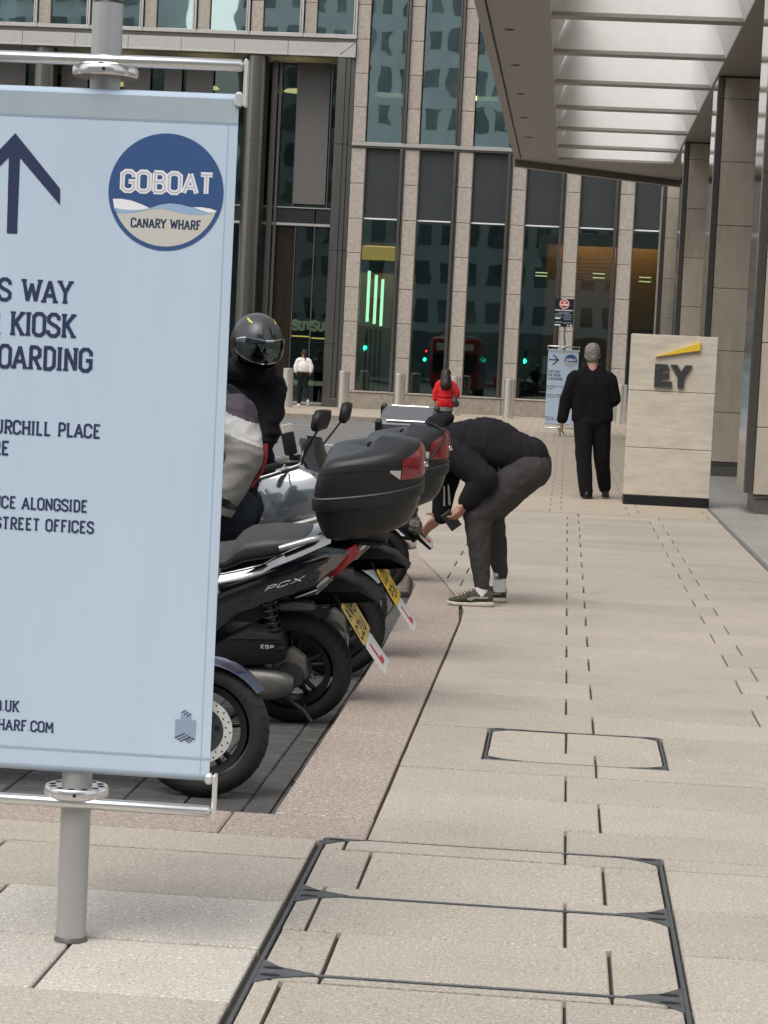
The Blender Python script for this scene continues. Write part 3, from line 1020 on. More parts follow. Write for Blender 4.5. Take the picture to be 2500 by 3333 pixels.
# windows above the portal on the left
for k in range(-8, 0):
    x = px(k)
    fpart('stone_block', 'granite', (x + .03, x + .40, YF, YF + 0.35, 11.465, 12.4), c=0.012)
    fpart('stone_block', 'granite', (x + .03, x + .40, YF, YF + 0.35, 12.41, 15.4), c=0.012)
    fpart('window_pane', 'pane_upper', (x + .43, x + 1.53, YF + 0.13, YF + 0.14, 11.47, 15.2))
    fpart('steel_fin', 'steel_light', (x + 1.54, x + 1.585, YF - 0.05, YF + 0.2, 11.465, 15.2), (x + 1.60, x + 1.66, YF - 0.08, YF + 0.2, 11.465, 15.2), c=0.006)
    fpart('sill', 'steel_light', (x + .004, x + PIT - .004, YF - 0.08, YF + 0.3, 11.345, 11.462), c=0.008)
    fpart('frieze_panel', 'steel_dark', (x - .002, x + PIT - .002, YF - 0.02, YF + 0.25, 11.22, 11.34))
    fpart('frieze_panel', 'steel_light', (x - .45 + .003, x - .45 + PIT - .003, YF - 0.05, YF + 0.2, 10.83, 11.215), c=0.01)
    fpart('frieze_trim', 'steel_light', (x - .45 + .003, x - .45 + PIT - .003, YF - 0.14, YF + 0.2, 10.77, 10.825), c=0.006)
# portal jamb
for (z0, z1) in ((0.28, 1.95), (1.96, 4.85), (4.86, 8.11), (8.12, 10.76)):
    fpart('jamb_panel', 'steel', (-7.585, -7.32, YF - 0.12, YF + 1.4, z0, z1), (-7.315, -7.18, YF - 0.05, YF + 1.4, z0, z1), (-7.172, -7.04, YF + 0.02, YF + 1.4, z0, z1), c=0.006)
fpart('jamb_panel', 'steel', (-7.59, -7.04, YF - 0.14, YF + 1.4, 0.0, 0.275), c=0.008)
mb = MB(inv)
mb.add([(-7.585, YF - .15, 10.765), (-7.04, YF - .15, 10.765), (-7.04, YF - .15, 11.21), (-7.585, YF + 1.4, 10.765), (-7.04, YF + 1.4, 10.765), (-7.04, YF + 1.4, 11.21)], [(0, 1, 2), (3, 5, 4), (0, 3, 4, 1), (1, 4, 5, 2), (0, 2, 5, 3)])
mb.build('corner_panel', 'steel_light', FB)
mb = MB(inv)
mb.add([(-7.60, YF - .135, 10.785), (-7.06, YF - .135, 11.215), (-7.60, YF - .135, 11.215), (-7.60, YF + .2, 10.785), (-7.06, YF + .2, 11.215), (-7.60, YF + .2, 11.215)], [(0, 1, 2), (3, 5, 4), (0, 3, 4, 1), (1, 4, 5, 2), (0, 2, 5, 3)])
mb.build('corner_panel', 'steel_light', FB)
# recessed entrance: column, glass wall, hanging panels
for (z0, z1) in ((0, 1.6), (1.61, 4.87), (4.88, 8.13), (8.14, 10.75)):
    MB(inv).cyl((-10.12, YF + 0.35, z0), (-10.12, YF + 0.35, z1), 0.36, n=40).build('column_drum', 'steel', FB, 40)
for (z0, z1) in ((0, 4.87), (4.88, 10.75)):
    MB(inv).cyl((-16.8, YF + 0.35, z0), (-16.8, YF + 0.35, z1), 0.36, n=40).build('column_drum', 'steel', FB, 40)
fpart('bronze_post', 'steel_dark', (-9.72, -9.55, YF + 0.9, YF + 1.2, 0, 10.7), (-9.50, -9.42, YF + 1.0, YF + 1.2, 0, 10.7))
fpart('bronze_cladding', 'bronze', (-9.40, -8.83, YF + 1.25, YF + 1.35, 0.1, 5.6))
fpart('transom', 'black_frame', (-20, -7.59, YF + 1.1, YF + 1.4, 5.66, 6.16))
fpart('transom_trim', 'steel_light', (-20, -7.60, YF + 1.05, YF + 1.1, 5.62, 5.70), (-20, -7.60, YF + 1.05, YF + 1.1, 6.17, 6.20))
for a, b in ((-8.81, -8.215), (-8.165, -7.60)):
    fpart('window_pane', 'pane_door', (a, b, YF + 1.2, YF + 1.21, 0.10, 5.60))
fpart('door_mullion', 'steel', (-8.21, -8.17, YF + 1.1, YF + 1.25, 0.05, 6.15), (-8.815, -8.785, YF + 1.1, YF + 1.25, 0.05, 5.6))
fpart('threshold', 'alu', (-9.4, -7.6, YF + 1.0, YF + 1.3, 0.0, 0.10))
fpart('hanging_panel', 'blind', (-8.91, -7.90, YF + 1.0, YF + 1.03, 6.30, 10.7), c=0.004)
for i in range(8):
    x = -11.6 - i * 1.0
    fpart('hanging_panel', 'blind', (x - (0.55 if i % 2 else 0.85), x, YF + 1.0, YF + 1.03, 6.30, 10.7), c=0.004)
for x in (-9.62, -8.93, -7.86):
    fpart('glazing_bar', 'steel', (x - 0.02, x + 0.02, YF + 1.1, YF + 1.15, 6.2, 10.7))
fpart('window_pane', 'pane_door', (-20, -7.6, YF + 1.2, YF + 1.21, 6.21, 10.7))
for i, xl in enumerate((-15.05, -12.1, -9.12, -6.2, -3.12, -0.1, 2.9)):
    MB(inv).cyl((xl, YF + 2.6, 9.96), (xl, YF + 2.6, 10.03), 0.45, 0.38, n=28).build('disc_lamp', 'disc_light', FB, 40)
# rooms behind the glass
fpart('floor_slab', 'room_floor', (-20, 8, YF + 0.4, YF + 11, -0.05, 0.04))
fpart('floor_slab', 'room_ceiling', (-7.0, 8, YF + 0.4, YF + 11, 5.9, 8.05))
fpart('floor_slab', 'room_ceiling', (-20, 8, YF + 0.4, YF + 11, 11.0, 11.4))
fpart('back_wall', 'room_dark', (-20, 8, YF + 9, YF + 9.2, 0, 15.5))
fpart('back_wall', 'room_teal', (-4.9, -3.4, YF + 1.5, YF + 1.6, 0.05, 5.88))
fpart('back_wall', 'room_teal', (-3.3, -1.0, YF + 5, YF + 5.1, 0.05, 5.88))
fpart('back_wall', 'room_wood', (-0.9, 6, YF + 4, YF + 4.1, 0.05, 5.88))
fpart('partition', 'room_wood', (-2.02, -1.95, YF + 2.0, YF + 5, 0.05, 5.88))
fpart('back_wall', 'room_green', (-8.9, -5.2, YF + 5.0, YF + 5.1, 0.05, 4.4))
fpart('lit_lintel', 'ochre_light', (-7.2, -5.3, YF + 2.0, YF + 2.1, 4.70, 5.12))
fpart('ceiling_panel', 'room_ceiling', (-7.2, -5.2, YF + 0.5, YF + 8, 5.2, 5.3))
for x, z0, z1 in ((-6.42, 2.72, 4.32), (-6.19, 2.66, 4.20), (-5.98, 2.60, 4.08)):
    fpart('strip_light', 'tube_light', (x - 0.045, x + 0.045, YF + 1.3, YF + 1.36, z0, z1))
for x in (-6.44, -6.30, -6.15, -6.0):
    fpart('turnstile', 'steel', (x - 0.02, x + 0.02, YF + 1.5, YF + 1.9, 0.05, 2.5))
fpart('reflected_lettering_board', 'spandrel', (-8.80, -7.6, YF + 1.45, YF + 1.5, 2.0, 2.92))  # dark backing for the lettering of the reflected sign
mb = MB(inv)
def pl_(x, z, l): return (x, YF + 1.44 - l, z)
text(mb, 'SUYSUP', -8.78, 2.34, 0.34, pl_, t=0.26, width=1.16, serif=False)  # mirror image of a shop sign, modelled as glowing letters behind the glass
mb.build('reflected_lettering', 'sign_glow', FB)
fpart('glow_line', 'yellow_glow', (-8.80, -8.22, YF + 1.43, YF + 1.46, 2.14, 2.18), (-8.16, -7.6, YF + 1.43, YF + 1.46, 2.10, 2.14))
fpart('dark_counter', 'room_dark', (-8.8, -7.6, YF + 1.5, YF + 1.6, 0.1, 1.98))
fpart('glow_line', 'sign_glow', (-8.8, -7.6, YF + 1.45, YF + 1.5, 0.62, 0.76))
fpart('lobby_wall', 'room_green', (-8.8, -7.6, YF + 1.6, YF + 1.7, 2.93, 5.6))
for x, z in ((0.6, 4.55), (0.6, 4.42), (2.05, 4.5), (2.05, 4.37), (-1.2, 4.5), (-1.2, 4.4)):
    fpart('strip_light', 'disc_light', (x, x + 0.38, YF + 1.5, YF + 1.54, z, z + 0.03))
fpart('lobby_fill', 'room_fill', (-0.6, 3.6, YF + 3.2, YF + 3.8, 5.80, 5.86))  # unseen warm panel, added to brighten the wood wall
fpart('lobby_fill', 'room_fill', (-6.8, -5.6, YF + 3.2, YF + 4.2, 5.1, 5.16))  # second added panel, over the green room
fpart('fill_screen', 'room_dark', (-0.9, 6, YF + 0.42, YF + 0.5, 5.35, 5.89))  # added only to hide the warm panel from the camera
fpart('roof_slab', 'granite', (-21, 9, YF, YF + 12, 15.5, 16.0))
fpart('metal_screen', 'black_frame', *[(1.85 + 0.1 * i, 1.90 + 0.1 * i, YF + 0.3, YF + 0.33, 2.2, 2.8) for i in range(11)], (1.8, 3.0, YF + 0.3, YF + 0.34, 2.8, 2.86))

# ------------------------------------------------------------------ limestone building with canopy on the right
RB = thing('limestone_building', 'limestone office building with steel edged piers along the right', 'building', (3.0, 36, 0))
inv = rel(RB)
def rpart(name, m, *bx, c=0.0):
    mb = MB(inv)
    for b in bx:
        mb.box(*b, c)
    return mb.build(name, m, RB)
JC = [0.215, 0.97, 1.91, 2.855, 3.805, 4.76, 5.71, 6.03]
for yp in (15.3, 25.6, 35.0, 45.0, 55.0):
    for a, b in zip(JC, JC[1:]):
        rpart('stone_block', 'limestone', (2.128, 2.72, yp + 0.0, yp + 1.1, a + .004, b - .004), c=0.006)
        rpart('stone_block', 'limestone', (2.726, 3.5, yp + 0.0, yp + 1.1, a + .004, b - .004), c=0.006)
    for a, b in ((0.235, 1.99), (1.995, 3.79), (3.795, 5.70), (5.705, 6.03)):
        rpart('steel_edge', 'steel_dark', (2.03, 2.118, yp - 0.01, yp + 0.06, a, b), c=0.004)
    for a, b in ((0.235, 1.75), (1.753, 3.60), (3.603, 6.03)):
        rpart('steel_cladding', 'steel_mirror', (2.022, 2.10, yp + 0.065, yp + 1.12, a, b), c=0.003)
    rpart('plinth', 'plinth_metal', (2.157, 3.5, yp + 0.05, yp + 1.1, 0.0, 0.17), (2.14, 3.5, yp + 0.03, yp + 1.1, 0.172, 0.21), c=0.004)
rpart('shop_wall', 'limestone', (3.5, 3.9, 12, 62, 0, 6.03))
for k in range(5):
    y = 17.0 + 10 * k
    rpart('window_pane', 'pane', (3.44, 3.45, y, y + 8, 0.2, 5.9))
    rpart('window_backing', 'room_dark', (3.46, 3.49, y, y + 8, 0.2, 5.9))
rpart('upper_wall', 'limestone', (3.3, 4.0, 5, 62, 7.2, 24))

CP = thing('entrance_canopy', 'grey metal canopy with white skylight coffers above the pavement', 'canopy', (0.5, 36, 6.05))
inv = rel(CP)
def cpart(name, m, *bx, c=0.0):
    mb = MB(inv)
    for b in bx:
        mb.box(*b, c)
    return mb.build(name, m, CP)
ZS = 6.05
FY = [26.25, 29.7, 33.12, 36.55, 40.05, 43.55, 47.0]
sides = [25.2] + [a + 1.7 for a in FY[:-1]] + [49.9]
for a, b in zip(sides, sides[1:]):
    cpart('soffit_panel', 'soffit', (-1.262, -0.474, a + .004, b - .004, ZS, ZS + 0.12), c=0.004)
    cpart('soffit_panel', 'soffit', (2.005, 3.3, a + .004, b - .004, ZS, ZS + 0.12), c=0.004)
    cpart('fascia_panel', 'soffit', (-1.42, -1.285, a + .004, b - .004, ZS - 0.02, ZS + 0.75), c=0.006)
cpart('shadow_gap', 'black_frame', (-1.29, -1.255, 25.2, 50.2, ZS + 0.03, ZS + 0.1))
# slanted end beyond the last coffer
mb = MB(inv)
mb.prism([(-1.42, 49.91), (3.3, 49.91), (3.3, 54.9), (-1.42, 50.35)], ZS + 0.001, ZS + 0.7, axes='xy')
mb.build('end_panel', 'soffit', CP)
mb = MB(inv)
mb.prism([(-1.43, 50.36), (3.3, 54.91), (3.3, 55.2), (-1.43, 50.65)], ZS - 0.14, ZS + 0.72, axes='xy')
mb.build('end_fascia', 'soffit', CP)
# white coffer blades, wider at the bottom, and the sloping sides of the slot
def slope(z): return (z - ZS) * 0.355
for y in FY + [49.85]:
    zt = 6.95
    mb = MB(inv)
    x0, x1, s = -0.47, 2.0, slope(zt)
    mb.add([(x0, y, ZS), (x1, y, ZS), (x1, y + .34, ZS), (x0, y + .34, ZS),
            (x0, y, ZS + .05), (x1, y, ZS + .05), (x1, y + .34, ZS + .05), (x0, y + .34, ZS + .05),
            (x0 + s, y + .10, zt), (x1 - s, y + .10, zt), (x1 - s, y + .24, zt), (x0 + s, y + .24, zt)],
           [(0, 3, 2, 1), (0, 1, 5, 4), (2, 3, 7, 6), (4, 5, 9, 8), (6, 7, 11, 10), (0, 4, 7, 3), (1, 2, 6, 5), (4, 8, 11, 7), (5, 6, 10, 9), (8, 9, 10, 11)])
    mb.mi = [1, 1, 1, 0, 0, 1, 1, 0, 0, 0]
    mb.build('coffer_blade', ['coffer', 'soffit'], CP)
for a, b in zip([25.2] + [f + .342 for f in FY], FY + [49.85]):
    for sgn, x in ((1, -0.468), (-1, 1.998)):
        s = slope(6.95) * sgn
        mb = MB(inv)
        mb.add([(x, a + .002, ZS + .002), (x, b - .002, ZS + .002), (x + s, b - .002, 6.95), (x + s, a + .002, 6.95), (x - .03 * sgn, a + .002, ZS + .002), (x - .03 * sgn, b - .002, ZS + .002), (x + s - .03 * sgn, b - .002, 6.95), (x + s - .03 * sgn, a + .002, 6.95)],
               [(0, 1, 2, 3), (4, 7, 6, 5), (0, 4, 5, 1), (3, 2, 6, 7), (0, 3, 7, 4), (1, 5, 6, 2)])
        mb.build('coffer_side', 'coffer', CP)
for y in (27.2, 31.1, 34.7, 38.3, 41.9, 45.4):
    for x in (-1.04,):
        mb = MB(inv)
        mb.lathe([(0.065, -0.004), (0.085, -0.004), (0.085, 0.02), (0.065, 0.02)], 'z', 24, (x, y, ZS))
        d = mb.build('downlight', 'steel_dark', CP, 40)
        mb = MB(inv)
        mb.cyl((x, y, ZS - 0.002), (x, y, ZS + 0.01), 0.064, n=24)
        mb.build('lens', 'dark_hole', d)
for y in (28.3, 31.0, 38.0):
    mb = MB(inv)
    mb.lathe([(0.065, -0.004), (0.085, -0.004), (0.085, 0.02), (0.065, 0.02)], 'z', 24, (2.45, y, ZS))
    mb.build('downlight', 'steel_dark', CP, 40)

# ------------------------------------------------------------------ behind the camera: seen only as reflections
TW = thing('office_tower', 'pale precast office tower mirrored in the tall windows', 'building', (8, -48, 0))
inv = rel(TW)
MB(inv).box(-29, 46, -60, -48, 0, 37).build('wall', 'tower_frame', TW)
mb = MB(inv)
for i in [q for q in range(-34, 38) if q < -4 or q >= 0]:
    for k in range(10):
        x, z = -28.6 + i * 1.95, 5.0 + k * 3.15
        mb.box(x, x + 1.15, -48.02, -47.97, z, z + 1.75)
stuff(mb.build('window_grid', 'tower_glass', TW))
MB(inv).box(-95, -35.2, -60, -48.3, 0, 37).build('wall', 'tower_frame', TW)
MB(inv).box(-29, 46, -48.1, -47.95, 0.2, 4.2).build('shopfront', 'tower_glass', TW)

BUS = thing('bus', 'red single deck bus on the road, mirrored in the tall windows', 'bus', (-5.8, 20, -0.12))
inv = rel(BUS)
MB(inv).box(-7.05, -4.55, 14.0, 25.0, 0.2, 2.85, 0.14).build('body', 'bus_red', BUS, 40)
MB(inv).box(-6.9, -4.7, 24.9, 25.03, 1.05, 2.05, 0.02).build('windscreen', 'bus_window', BUS)
MB(inv).box(-6.7, -4.9, 24.9, 25.04, 2.2, 2.55, 0.02).build('destination_display', 'line_white', BUS)
MB(inv).box(-6.6, -5.0, 15.0, 24.0, 2.84, 3.0, 0.05).build('roof_pod', 'jacket_white', BUS)
for s, x in ((-1, -7.06), (1, -4.54)):
    MB(inv).box(min(x, x + .01), max(x, x + .01), 14.6, 24.2, 1.15, 2.1).build('side_window', 'bus_window', BUS)
    for y in (16.2, 22.6):
        MB(inv).lathe([(0.15, -0.14), (0.46, -0.14), (0.48, -0.1), (0.48, 0.1), (0.46, 0.14), (0.15, 0.14)], 'x', 28, (x - s * 0.2, y, 0.36)).build('wheel', 'tyre', BUS, 40)
for x in (-6.6, -5.0):
    MB(inv).box(x - 0.14, x + 0.14, 25.0, 25.02, 0.55, 0.72, 0.004).build('headlight', 'white_lens', BUS)
for x, z, lab in ((-16.0, 2.5, 'leftmost'), (-11.3, 1.8, 'second'), (-7.5, 1.87, 'third'), (-3.4, 2.05, 'rightmost')):
    t = thing('traffic_light', 'black traffic light showing green, mirrored in the windows, %s of four' % lab, 'traffic light', (x, -38, -0.12), group='traffic lights mirrored in the windows')
    MB().cyl((0, 0, 0), (0, 0, z + 0.5), 0.055, n=12).build('pole', 'steel_dark', t, 40)
    MB().box(-0.15, 0.15, 0.06, 0.30, z - 0.05, z + 0.95, 0.03).build('head', 'black_frame', t)
    MB().cyl((0, 0.30, z + 0.12), (0, 0.325, z + 0.12), 0.13, n=20).build('green_lens', 'green_lamp', t)
    if lab == 'second':
        MB().cyl((0.02, 0.30, z + 0.72), (0.02, 0.325, z + 0.72), 0.07, n=20).build('red_lens', 'red_lamp', t)

# ------------------------------------------------------------------ banner signs
def banner_sign(label, base, dz, arrow):
    t = thing('banner_sign', label, 'banner', base, group='hire boat banner signs')
    cx = -1.178                      # artwork was measured round this post
    yF = -0.05
    k = 0.9946
    def P(x, z, l=0.0):
        lx, lz = (x - cx) * k, (z - 1.5) * k + 1.5 + dz
        d = 0.0016 * math.sin(lx * 21 + 0.6) + 0.001 * math.sin(lx * 9 + lz * 3) + 0.0008 * math.sin(lz * 7)
        return (lx, yF - d * 0.10 - l, lz)
    MB().cyl((0, 0, 0), (0, 0, 2.345 + dz), 0.0375, n=32).build('post', 'silver_paint', t, 40)
    MB().cyl((0, 0, 2.346 + dz), (0, 0, 2.353 + dz), 0.037, 0.034, n=32).build('post_cap', 'black_frame', t, 40)
    MB().lathe([(0.0380, 0), (0.043, 0.0), (0.041, 0.006), (0.0380, 0.012)], 'z', 32).build('base_ring', 'steel_dark', t, 40)
    # fabric with its own sewn hems
    def sheet(x0, x1, z0, z1, nx, nz, lift, name, m):
        mb = MB()
        vs = [P(x0 + (x1 - x0) * i / nx, z0 + (z1 - z0) * j / nz, lift) for j in range(nz + 1) for i in range(nx + 1)]
        mb.add(vs, [(j * (nx + 1) + i, j * (nx + 1) + i + 1, (j + 1) * (nx + 1) + i + 1, (j + 1) * (nx + 1) + i) for j in range(nz) for i in range(nx)])
        return mb
    XL, XR = -1.524, -0.833
    n0 = 24
    mb = sheet(XL, XR, 0.447, 2.119, n0, 30, 0.0, '', '')
    b = MB()
    # rolled top and bottom edges, back face
    prof = []
    for a in range(0, 9):
        an = math.pi * a / 8
        prof.append((2.119 + 0.018 * math.sin(an), 0.018 - 0.018 * math.cos(an)))
    for ring_z, sgn in ((2.119, 1), (0.447, -1)):
        vs, fs = [], []
        for i in range(n0 + 1):
            x = XL + (XR - XL) * i / n0
            p0 = P(x, ring_z)
            for a in range(9):
                an = math.pi * a / 8
                vs.append((p0[0], p0[1] + 0.018 - 0.018 * math.cos(an), p0[2] + sgn * 0.018 * math.sin(an)))
        for i in range(n0):
            for a in range(8):
                fs.append((i * 9 + a, i * 9 + a + 1, (i + 1) * 9 + a + 1, (i + 1) * 9 + a))
        mb.add(vs, fs)
    bk = sheet(XL, XR, 0.447, 2.119, n0, 2, -0.004, '', '')
    mb.add(bk.v, bk.f)
    fab = mb.build('fabric', 'banner', t, 60)
    hm = sheet(XL, XR, 2.064, 2.122, n0, 1, 0.0007, '', '')
    hm.build('top_hem', 'banner_hem', t)
    sm = MB()
    for (x0, x1, z0, z1) in ((XL, XR, 2.0605, 2.0628), (XL, XR, 0.485, 0.4868), (-0.857, -0.8558, 0.45, 2.06), (XL, XR, 0.489, 0.490)):
        q = sheet(x0, x1, z0, z1, 8, 8, 0.0013, '', '')
        sm.add(q.v, q.f)
    sm.build('stitched_seam', 'seam', t)
    # rails, end brackets and collars
    def B(x0, x1, y0, y1, z0, z1, c): 
        return MB().box((x0 - cx) * k, (x1 - cx) * k, y0, y1, (z0 - 1.5) * k + 1.5 + dz, (z1 - 1.5) * k + 1.5 + dz, c)
    for z0, z1 in ((2.190, 2.219), (0.342, 0.370)):
        B(-1.537, -0.8225, -0.066, -0.036, z0, z1, 0.009).build('rail', 'alu', t, 60)
    for z0, z1 in ((2.104, 2.220), (0.339, 0.451)):
        for xa, xb in ((-0.822, -0.8135), (-1.5425, -1.534)):
            B(xa, xb, -0.068, -0.034, z0, z1, 0.003).build('end_bracket', 'alu_bright', t)
    for z0, z1 in ((2.105, 2.14), (0.425, 0.451)):
        B(-0.843, -0.8225, -0.064, -0.038, z0, z1, 0.006).build('end_cap', 'alu_bright', t)
    for z0, z1 in ((2.165, 2.189), (0.372, 0.397)):
        z0, z1 = z0 + dz, z1 + dz
        f = MB().lathe([(0.0385, z0), (0.078, z0), (0.081, z0 + .004), (0.081, z1 - .004), (0.078, z1), (0.0385, z1)], 'z', 40).build('collar', 'alu', t, 50)
        mb = MB()
        for q in range(12):
            a = 2 * math.pi * q / 12
            x, y = 0.062 * math.cos(a), 0.062 * math.sin(a)
            mb.add([(x + 0.009 * math.cos(u), y + 0.009 * math.sin(u), z1 + 0.0006) for u in [2 * math.pi * w / 10 for w in range(10)]], [tuple(range(10))])
        mb.cyl((0.012, -0.0815, (z0 + z1) / 2), (0.012, -0.0805, (z0 + z1) / 2), 0.0045, n=10)
        mb.build('bolt_hole', 'dark_hole', f)
    # printed artwork
    def poly(mb, pts, l):
        mb.add([P(x, z, l) for x, z in pts], [tuple(range(len(pts)))])
    lc, lr, li = (-1.0045, 1.889), 0.1435, 0.1335
    mb = MB()
    poly(mb, [(lc[0] + lr * math.cos(a), lc[1] + lr * math.sin(a)) for a in [2 * math.pi * q / 64 for q in range(64)]], 0.0012)
    mb.build('logo_disc', 'logo_blue', t)
    low = [(-1.124, 1.832), (-1.097, 1.833), (-1.07, 1.838), (-1.045, 1.845), (-1.016, 1.848), (-.995, 1.846), (-.97, 1.840), (-.938, 1.836), (-.91, 1.837), (-.89, 1.842), (-.877, 1.849)]
    a0 = math.atan2(1.849 - lc[1], -.877 - lc[0])
    a1 = math.atan2(1.832 - lc[1], -1.124 - lc[0])
    arc = [a0 + (a1 - a0) * q / 24 for q in range(25)]
    mb = MB()
    poly(mb, low + [(lc[0] + li * math.cos(a), lc[1] + li * math.sin(a)) for a in arc], 0.0016)
    mb.build('logo_sand', 'logo_sand', t)
    mb = MB()
    poly(mb, [(-1.134, 1.846), (-1.09, 1.841), (-1.043, 1.848), (-1.02, 1.857), (-.994, 1.862), (-.965, 1.860), (-.937, 1.854), (-.915, 1.847), (-.89, 1.842), (-.91, 1.837), (-.938, 1.836), (-.97, 1.840), (-.995, 1.846), (-1.016, 1.848), (-1.045, 1.845), (-1.07, 1.838), (-1.097, 1.833), (-1.124, 1.832)], 0.0019)
    mb.build('logo_wave', 'logo_sky', t)
    mb = MB()
    poly(mb, [(-1.136, 1.867), (-1.115, 1.868), (-1.09, 1.865), (-1.065, 1.857), (-1.043, 1.848), (-1.065, 1.843), (-1.09, 1.841), (-1.115, 1.842), (-1.132, 1.846)], 0.0022)
    mb.build('logo_foam', 'logo_white', t)
    mb = MB()
    poly(mb, [(-.937, 1.855), (-.915, 1.856), (-.89, 1.853), (-.875, 1.848), (-.882, 1.844), (-.895, 1.843), (-.915, 1.848)], 0.0022)
    mb.build('logo_foam', 'logo_white', t)
    mb = MB()
    text(mb, 'GOBOAT', -1.114, 1.884, 0.0565, P, t=0.21, width=0.224, serif=False, gap=0.13, lift=0.0016)
    mb.build('logo_lettering', 'logo_white', t)
    mb = MB()
    text(mb, 'GOBOAT', -1.114, 1.8875, 0.0495, P, t=0.075, width=0.224, serif=False, gap=0.13, lift=0.0021)
    mb.build('logo_lettering_core', 'logo_grey', t)
    mb = MB()
    text(mb, 'CANARY WHARF', -1.087, 1.7995, 0.0235, P, t=0.17, width=0.172, lift=0.002)
    mb.build('logo_caption', 'navy_print', t)
    mb = MB()
    if arrow == 'up':
        poly(mb, [(-1.387, 2.018), (-1.505, 1.886), (-1.506, 1.846), (-1.401, 1.958), (-1.399, 1.771), (-1.373, 1.771), (-1.373, 1.958), (-1.268, 1.846), (-1.269, 1.886)], 0.0012)
    else:
        ax, az = -1.262, 1.895
        poly(mb, [(ax + dx, az + dz_) for dx, dz_ in ((0, 0), (-.13, -.12), (-.17, -.12), (-.062, -.015), (-.24, -.015), (-.24, .015), (-.062, .015), (-.17, .12), (-.13, .12))], 0.0012)
    mb.build('arrow', 'navy_print', t)
    lines = (('THIS WAY', 'WAY', -1.351, -1.232, 1.603, 0.058), ('FOR KIOSK', 'KIOSK', -1.378, -1.221, 1.519, 0.0605),
             ('& BOARDING', 'ARDING', -1.369, -1.175, 1.4365, 0.0600), ('20 CHURCHILL PLACE', 'PLACE', -1.251, -1.145, 1.2735, 0.0355),
             ('E14 5RE', 'RE', -1.415, -1.374, 1.220, 0.036), ('ENTRANCE ALONGSIDE', 'ALONGSIDE', -1.333, -1.170, 1.0875, 0.031),
             ('BANK STREET OFFICES', 'OFFICES', -1.271, -1.152, 1.0355, 0.031), ('GOBOAT.CO.UK', 'UK', -1.358, -1.3245, 0.576, 0.029),
             ('CANARYWHARF.COM', 'COM', -1.293, -1.234, 0.529, 0.028))
    for full, sub, xl, xr, z, h in lines:
        nr = (xr - xl) / text_width(sub, h)
        tw = text_width(full, h, nr)
        if xr - tw < -1.516:
            nr *= (xr + 1.516) / tw
            tw = xr + 1.516
        mb = MB()
        text(mb, full, xr - tw, z, h, P, t=0.155, narrow=nr, lift=0.0012)
        mb.build('text_line', 'navy_print', t)
    mb = MB()
    poly(mb, [(-.925, .583), (-.912, .583), (-.911, .598), (-.897, .590), (-.885, .598), (-.885, .583), (-.872, .583), (-.873, .536), (-.899, .550), (-.924, .536)], 0.0012)
    mb.build('emblem', 'print_grey', t)
    mb = MB()
    for i in range(3):
        d = 0.0065 * i
        for pts in (((-.910 + d, .600 - d * .62), (-.898 + d, .607 - d * .62)), ((-.924 + d, .5355 - d * .62), (-.899 + d, .549 - d * .62))):
            v2, fs = strip(pts, 0.0026)
            mb.add([P(p.x, p.y, 0.0016) for p in v2], fs)
            mb.build('emblem_stripe', 'navy_print', t)
            mb = MB()
        v2, fs = strip(((-.891 - d * .5, .541 - d * .62), (-.874 - d * .9, .5335 - d * .62)), 0.0026)
        mb.add([P(p.x, p.y, 0.0015) for p in v2], fs)
        mb.build('emblem_stripe', 'navy_print', t)
        mb = MB()
    return t
banner_sign('large pale blue boat hire banner on silver post in the left foreground', (-1.178, 5.60, 0), 0.0, 'up')
banner_sign('small distant pale blue banner with right pointing arrow behind the grey haired man', (-0.128, 51.6, 0), -0.175, 'right')

# ------------------------------------------------------------------ no parking board on a post
t = thing('notice_board', 'black notice board with red roundel on a post above the distant banner', 'sign', (-0.195, 60.0, 0))
MB().cyl((0.02, 0.04, 0), (0.02, 0.04, 3.3), 0.045, n=16).build('post', 'steel_light', t, 40)
MB().box(-0.25, 0.25, -0.03, 0.0, 2.63, 3.36, 0.004).build('panel', 'sign_black', t)
def NP(x, z, l=0): return (x, -0.031 - l, z)
def disc(mb, c, r, l, n=32):
    mb.add([NP(c[0] + r * math.cos(a), c[1] + r * math.sin(a), l) for a in [2 * math.pi * q / n for q in range(n)]], [tuple(range(n))])
mb = MB(); disc(mb, (0, 3.225), 0.125, 0.001); mb.build('roundel_rim', 'logo_white', t)
mb = MB(); disc(mb, (0, 3.225), 0.108, 0.003); mb.build('roundel', 'sign_red', t)
mb = MB()
text(mb, 'NO', -0.035, 3.245, 0.045, NP, t=0.24, width=0.07, serif=False, lift=0.005)
mb.build('text_line', 'logo_white', t)
mb = MB()
text(mb, 'PARKING', -0.085, 3.18, 0.045, NP, t=0.24, width=0.17, serif=False, lift=0.005)
mb.build('text_line', 'logo_white', t)
mb = MB()
text(mb, 'LOADING AND UNLOADING ONLY', -0.23, 3.045, 0.03, NP, t=0.24, width=0.46, serif=False, lift=0.002)
mb.build('text_line', 'logo_white', t)
mb = MB()
for (x0, x1, z) in ((-.14, .15, 3.005), (-.10, .11, 2.985), (-.23, -.06, 2.955), (.0, .20, 2.945), (-.23, -.03, 2.895), (.0, .2, 2.885), (.0, .19, 2.83), (-.23, -.04, 2.75), (-.02, .21, 2.735)):
    for j in range(2):
        mb.add([NP(x0, z - j * .018, .002), (NP(x1, z - j * .018, .002)), NP(x1, z + .009 - j * .018, .002), NP(x0, z + .009 - j * .018, .002)], [(0, 1, 2, 3)])
mb.build('small_print', 'print_grey', t)
mb = MB()
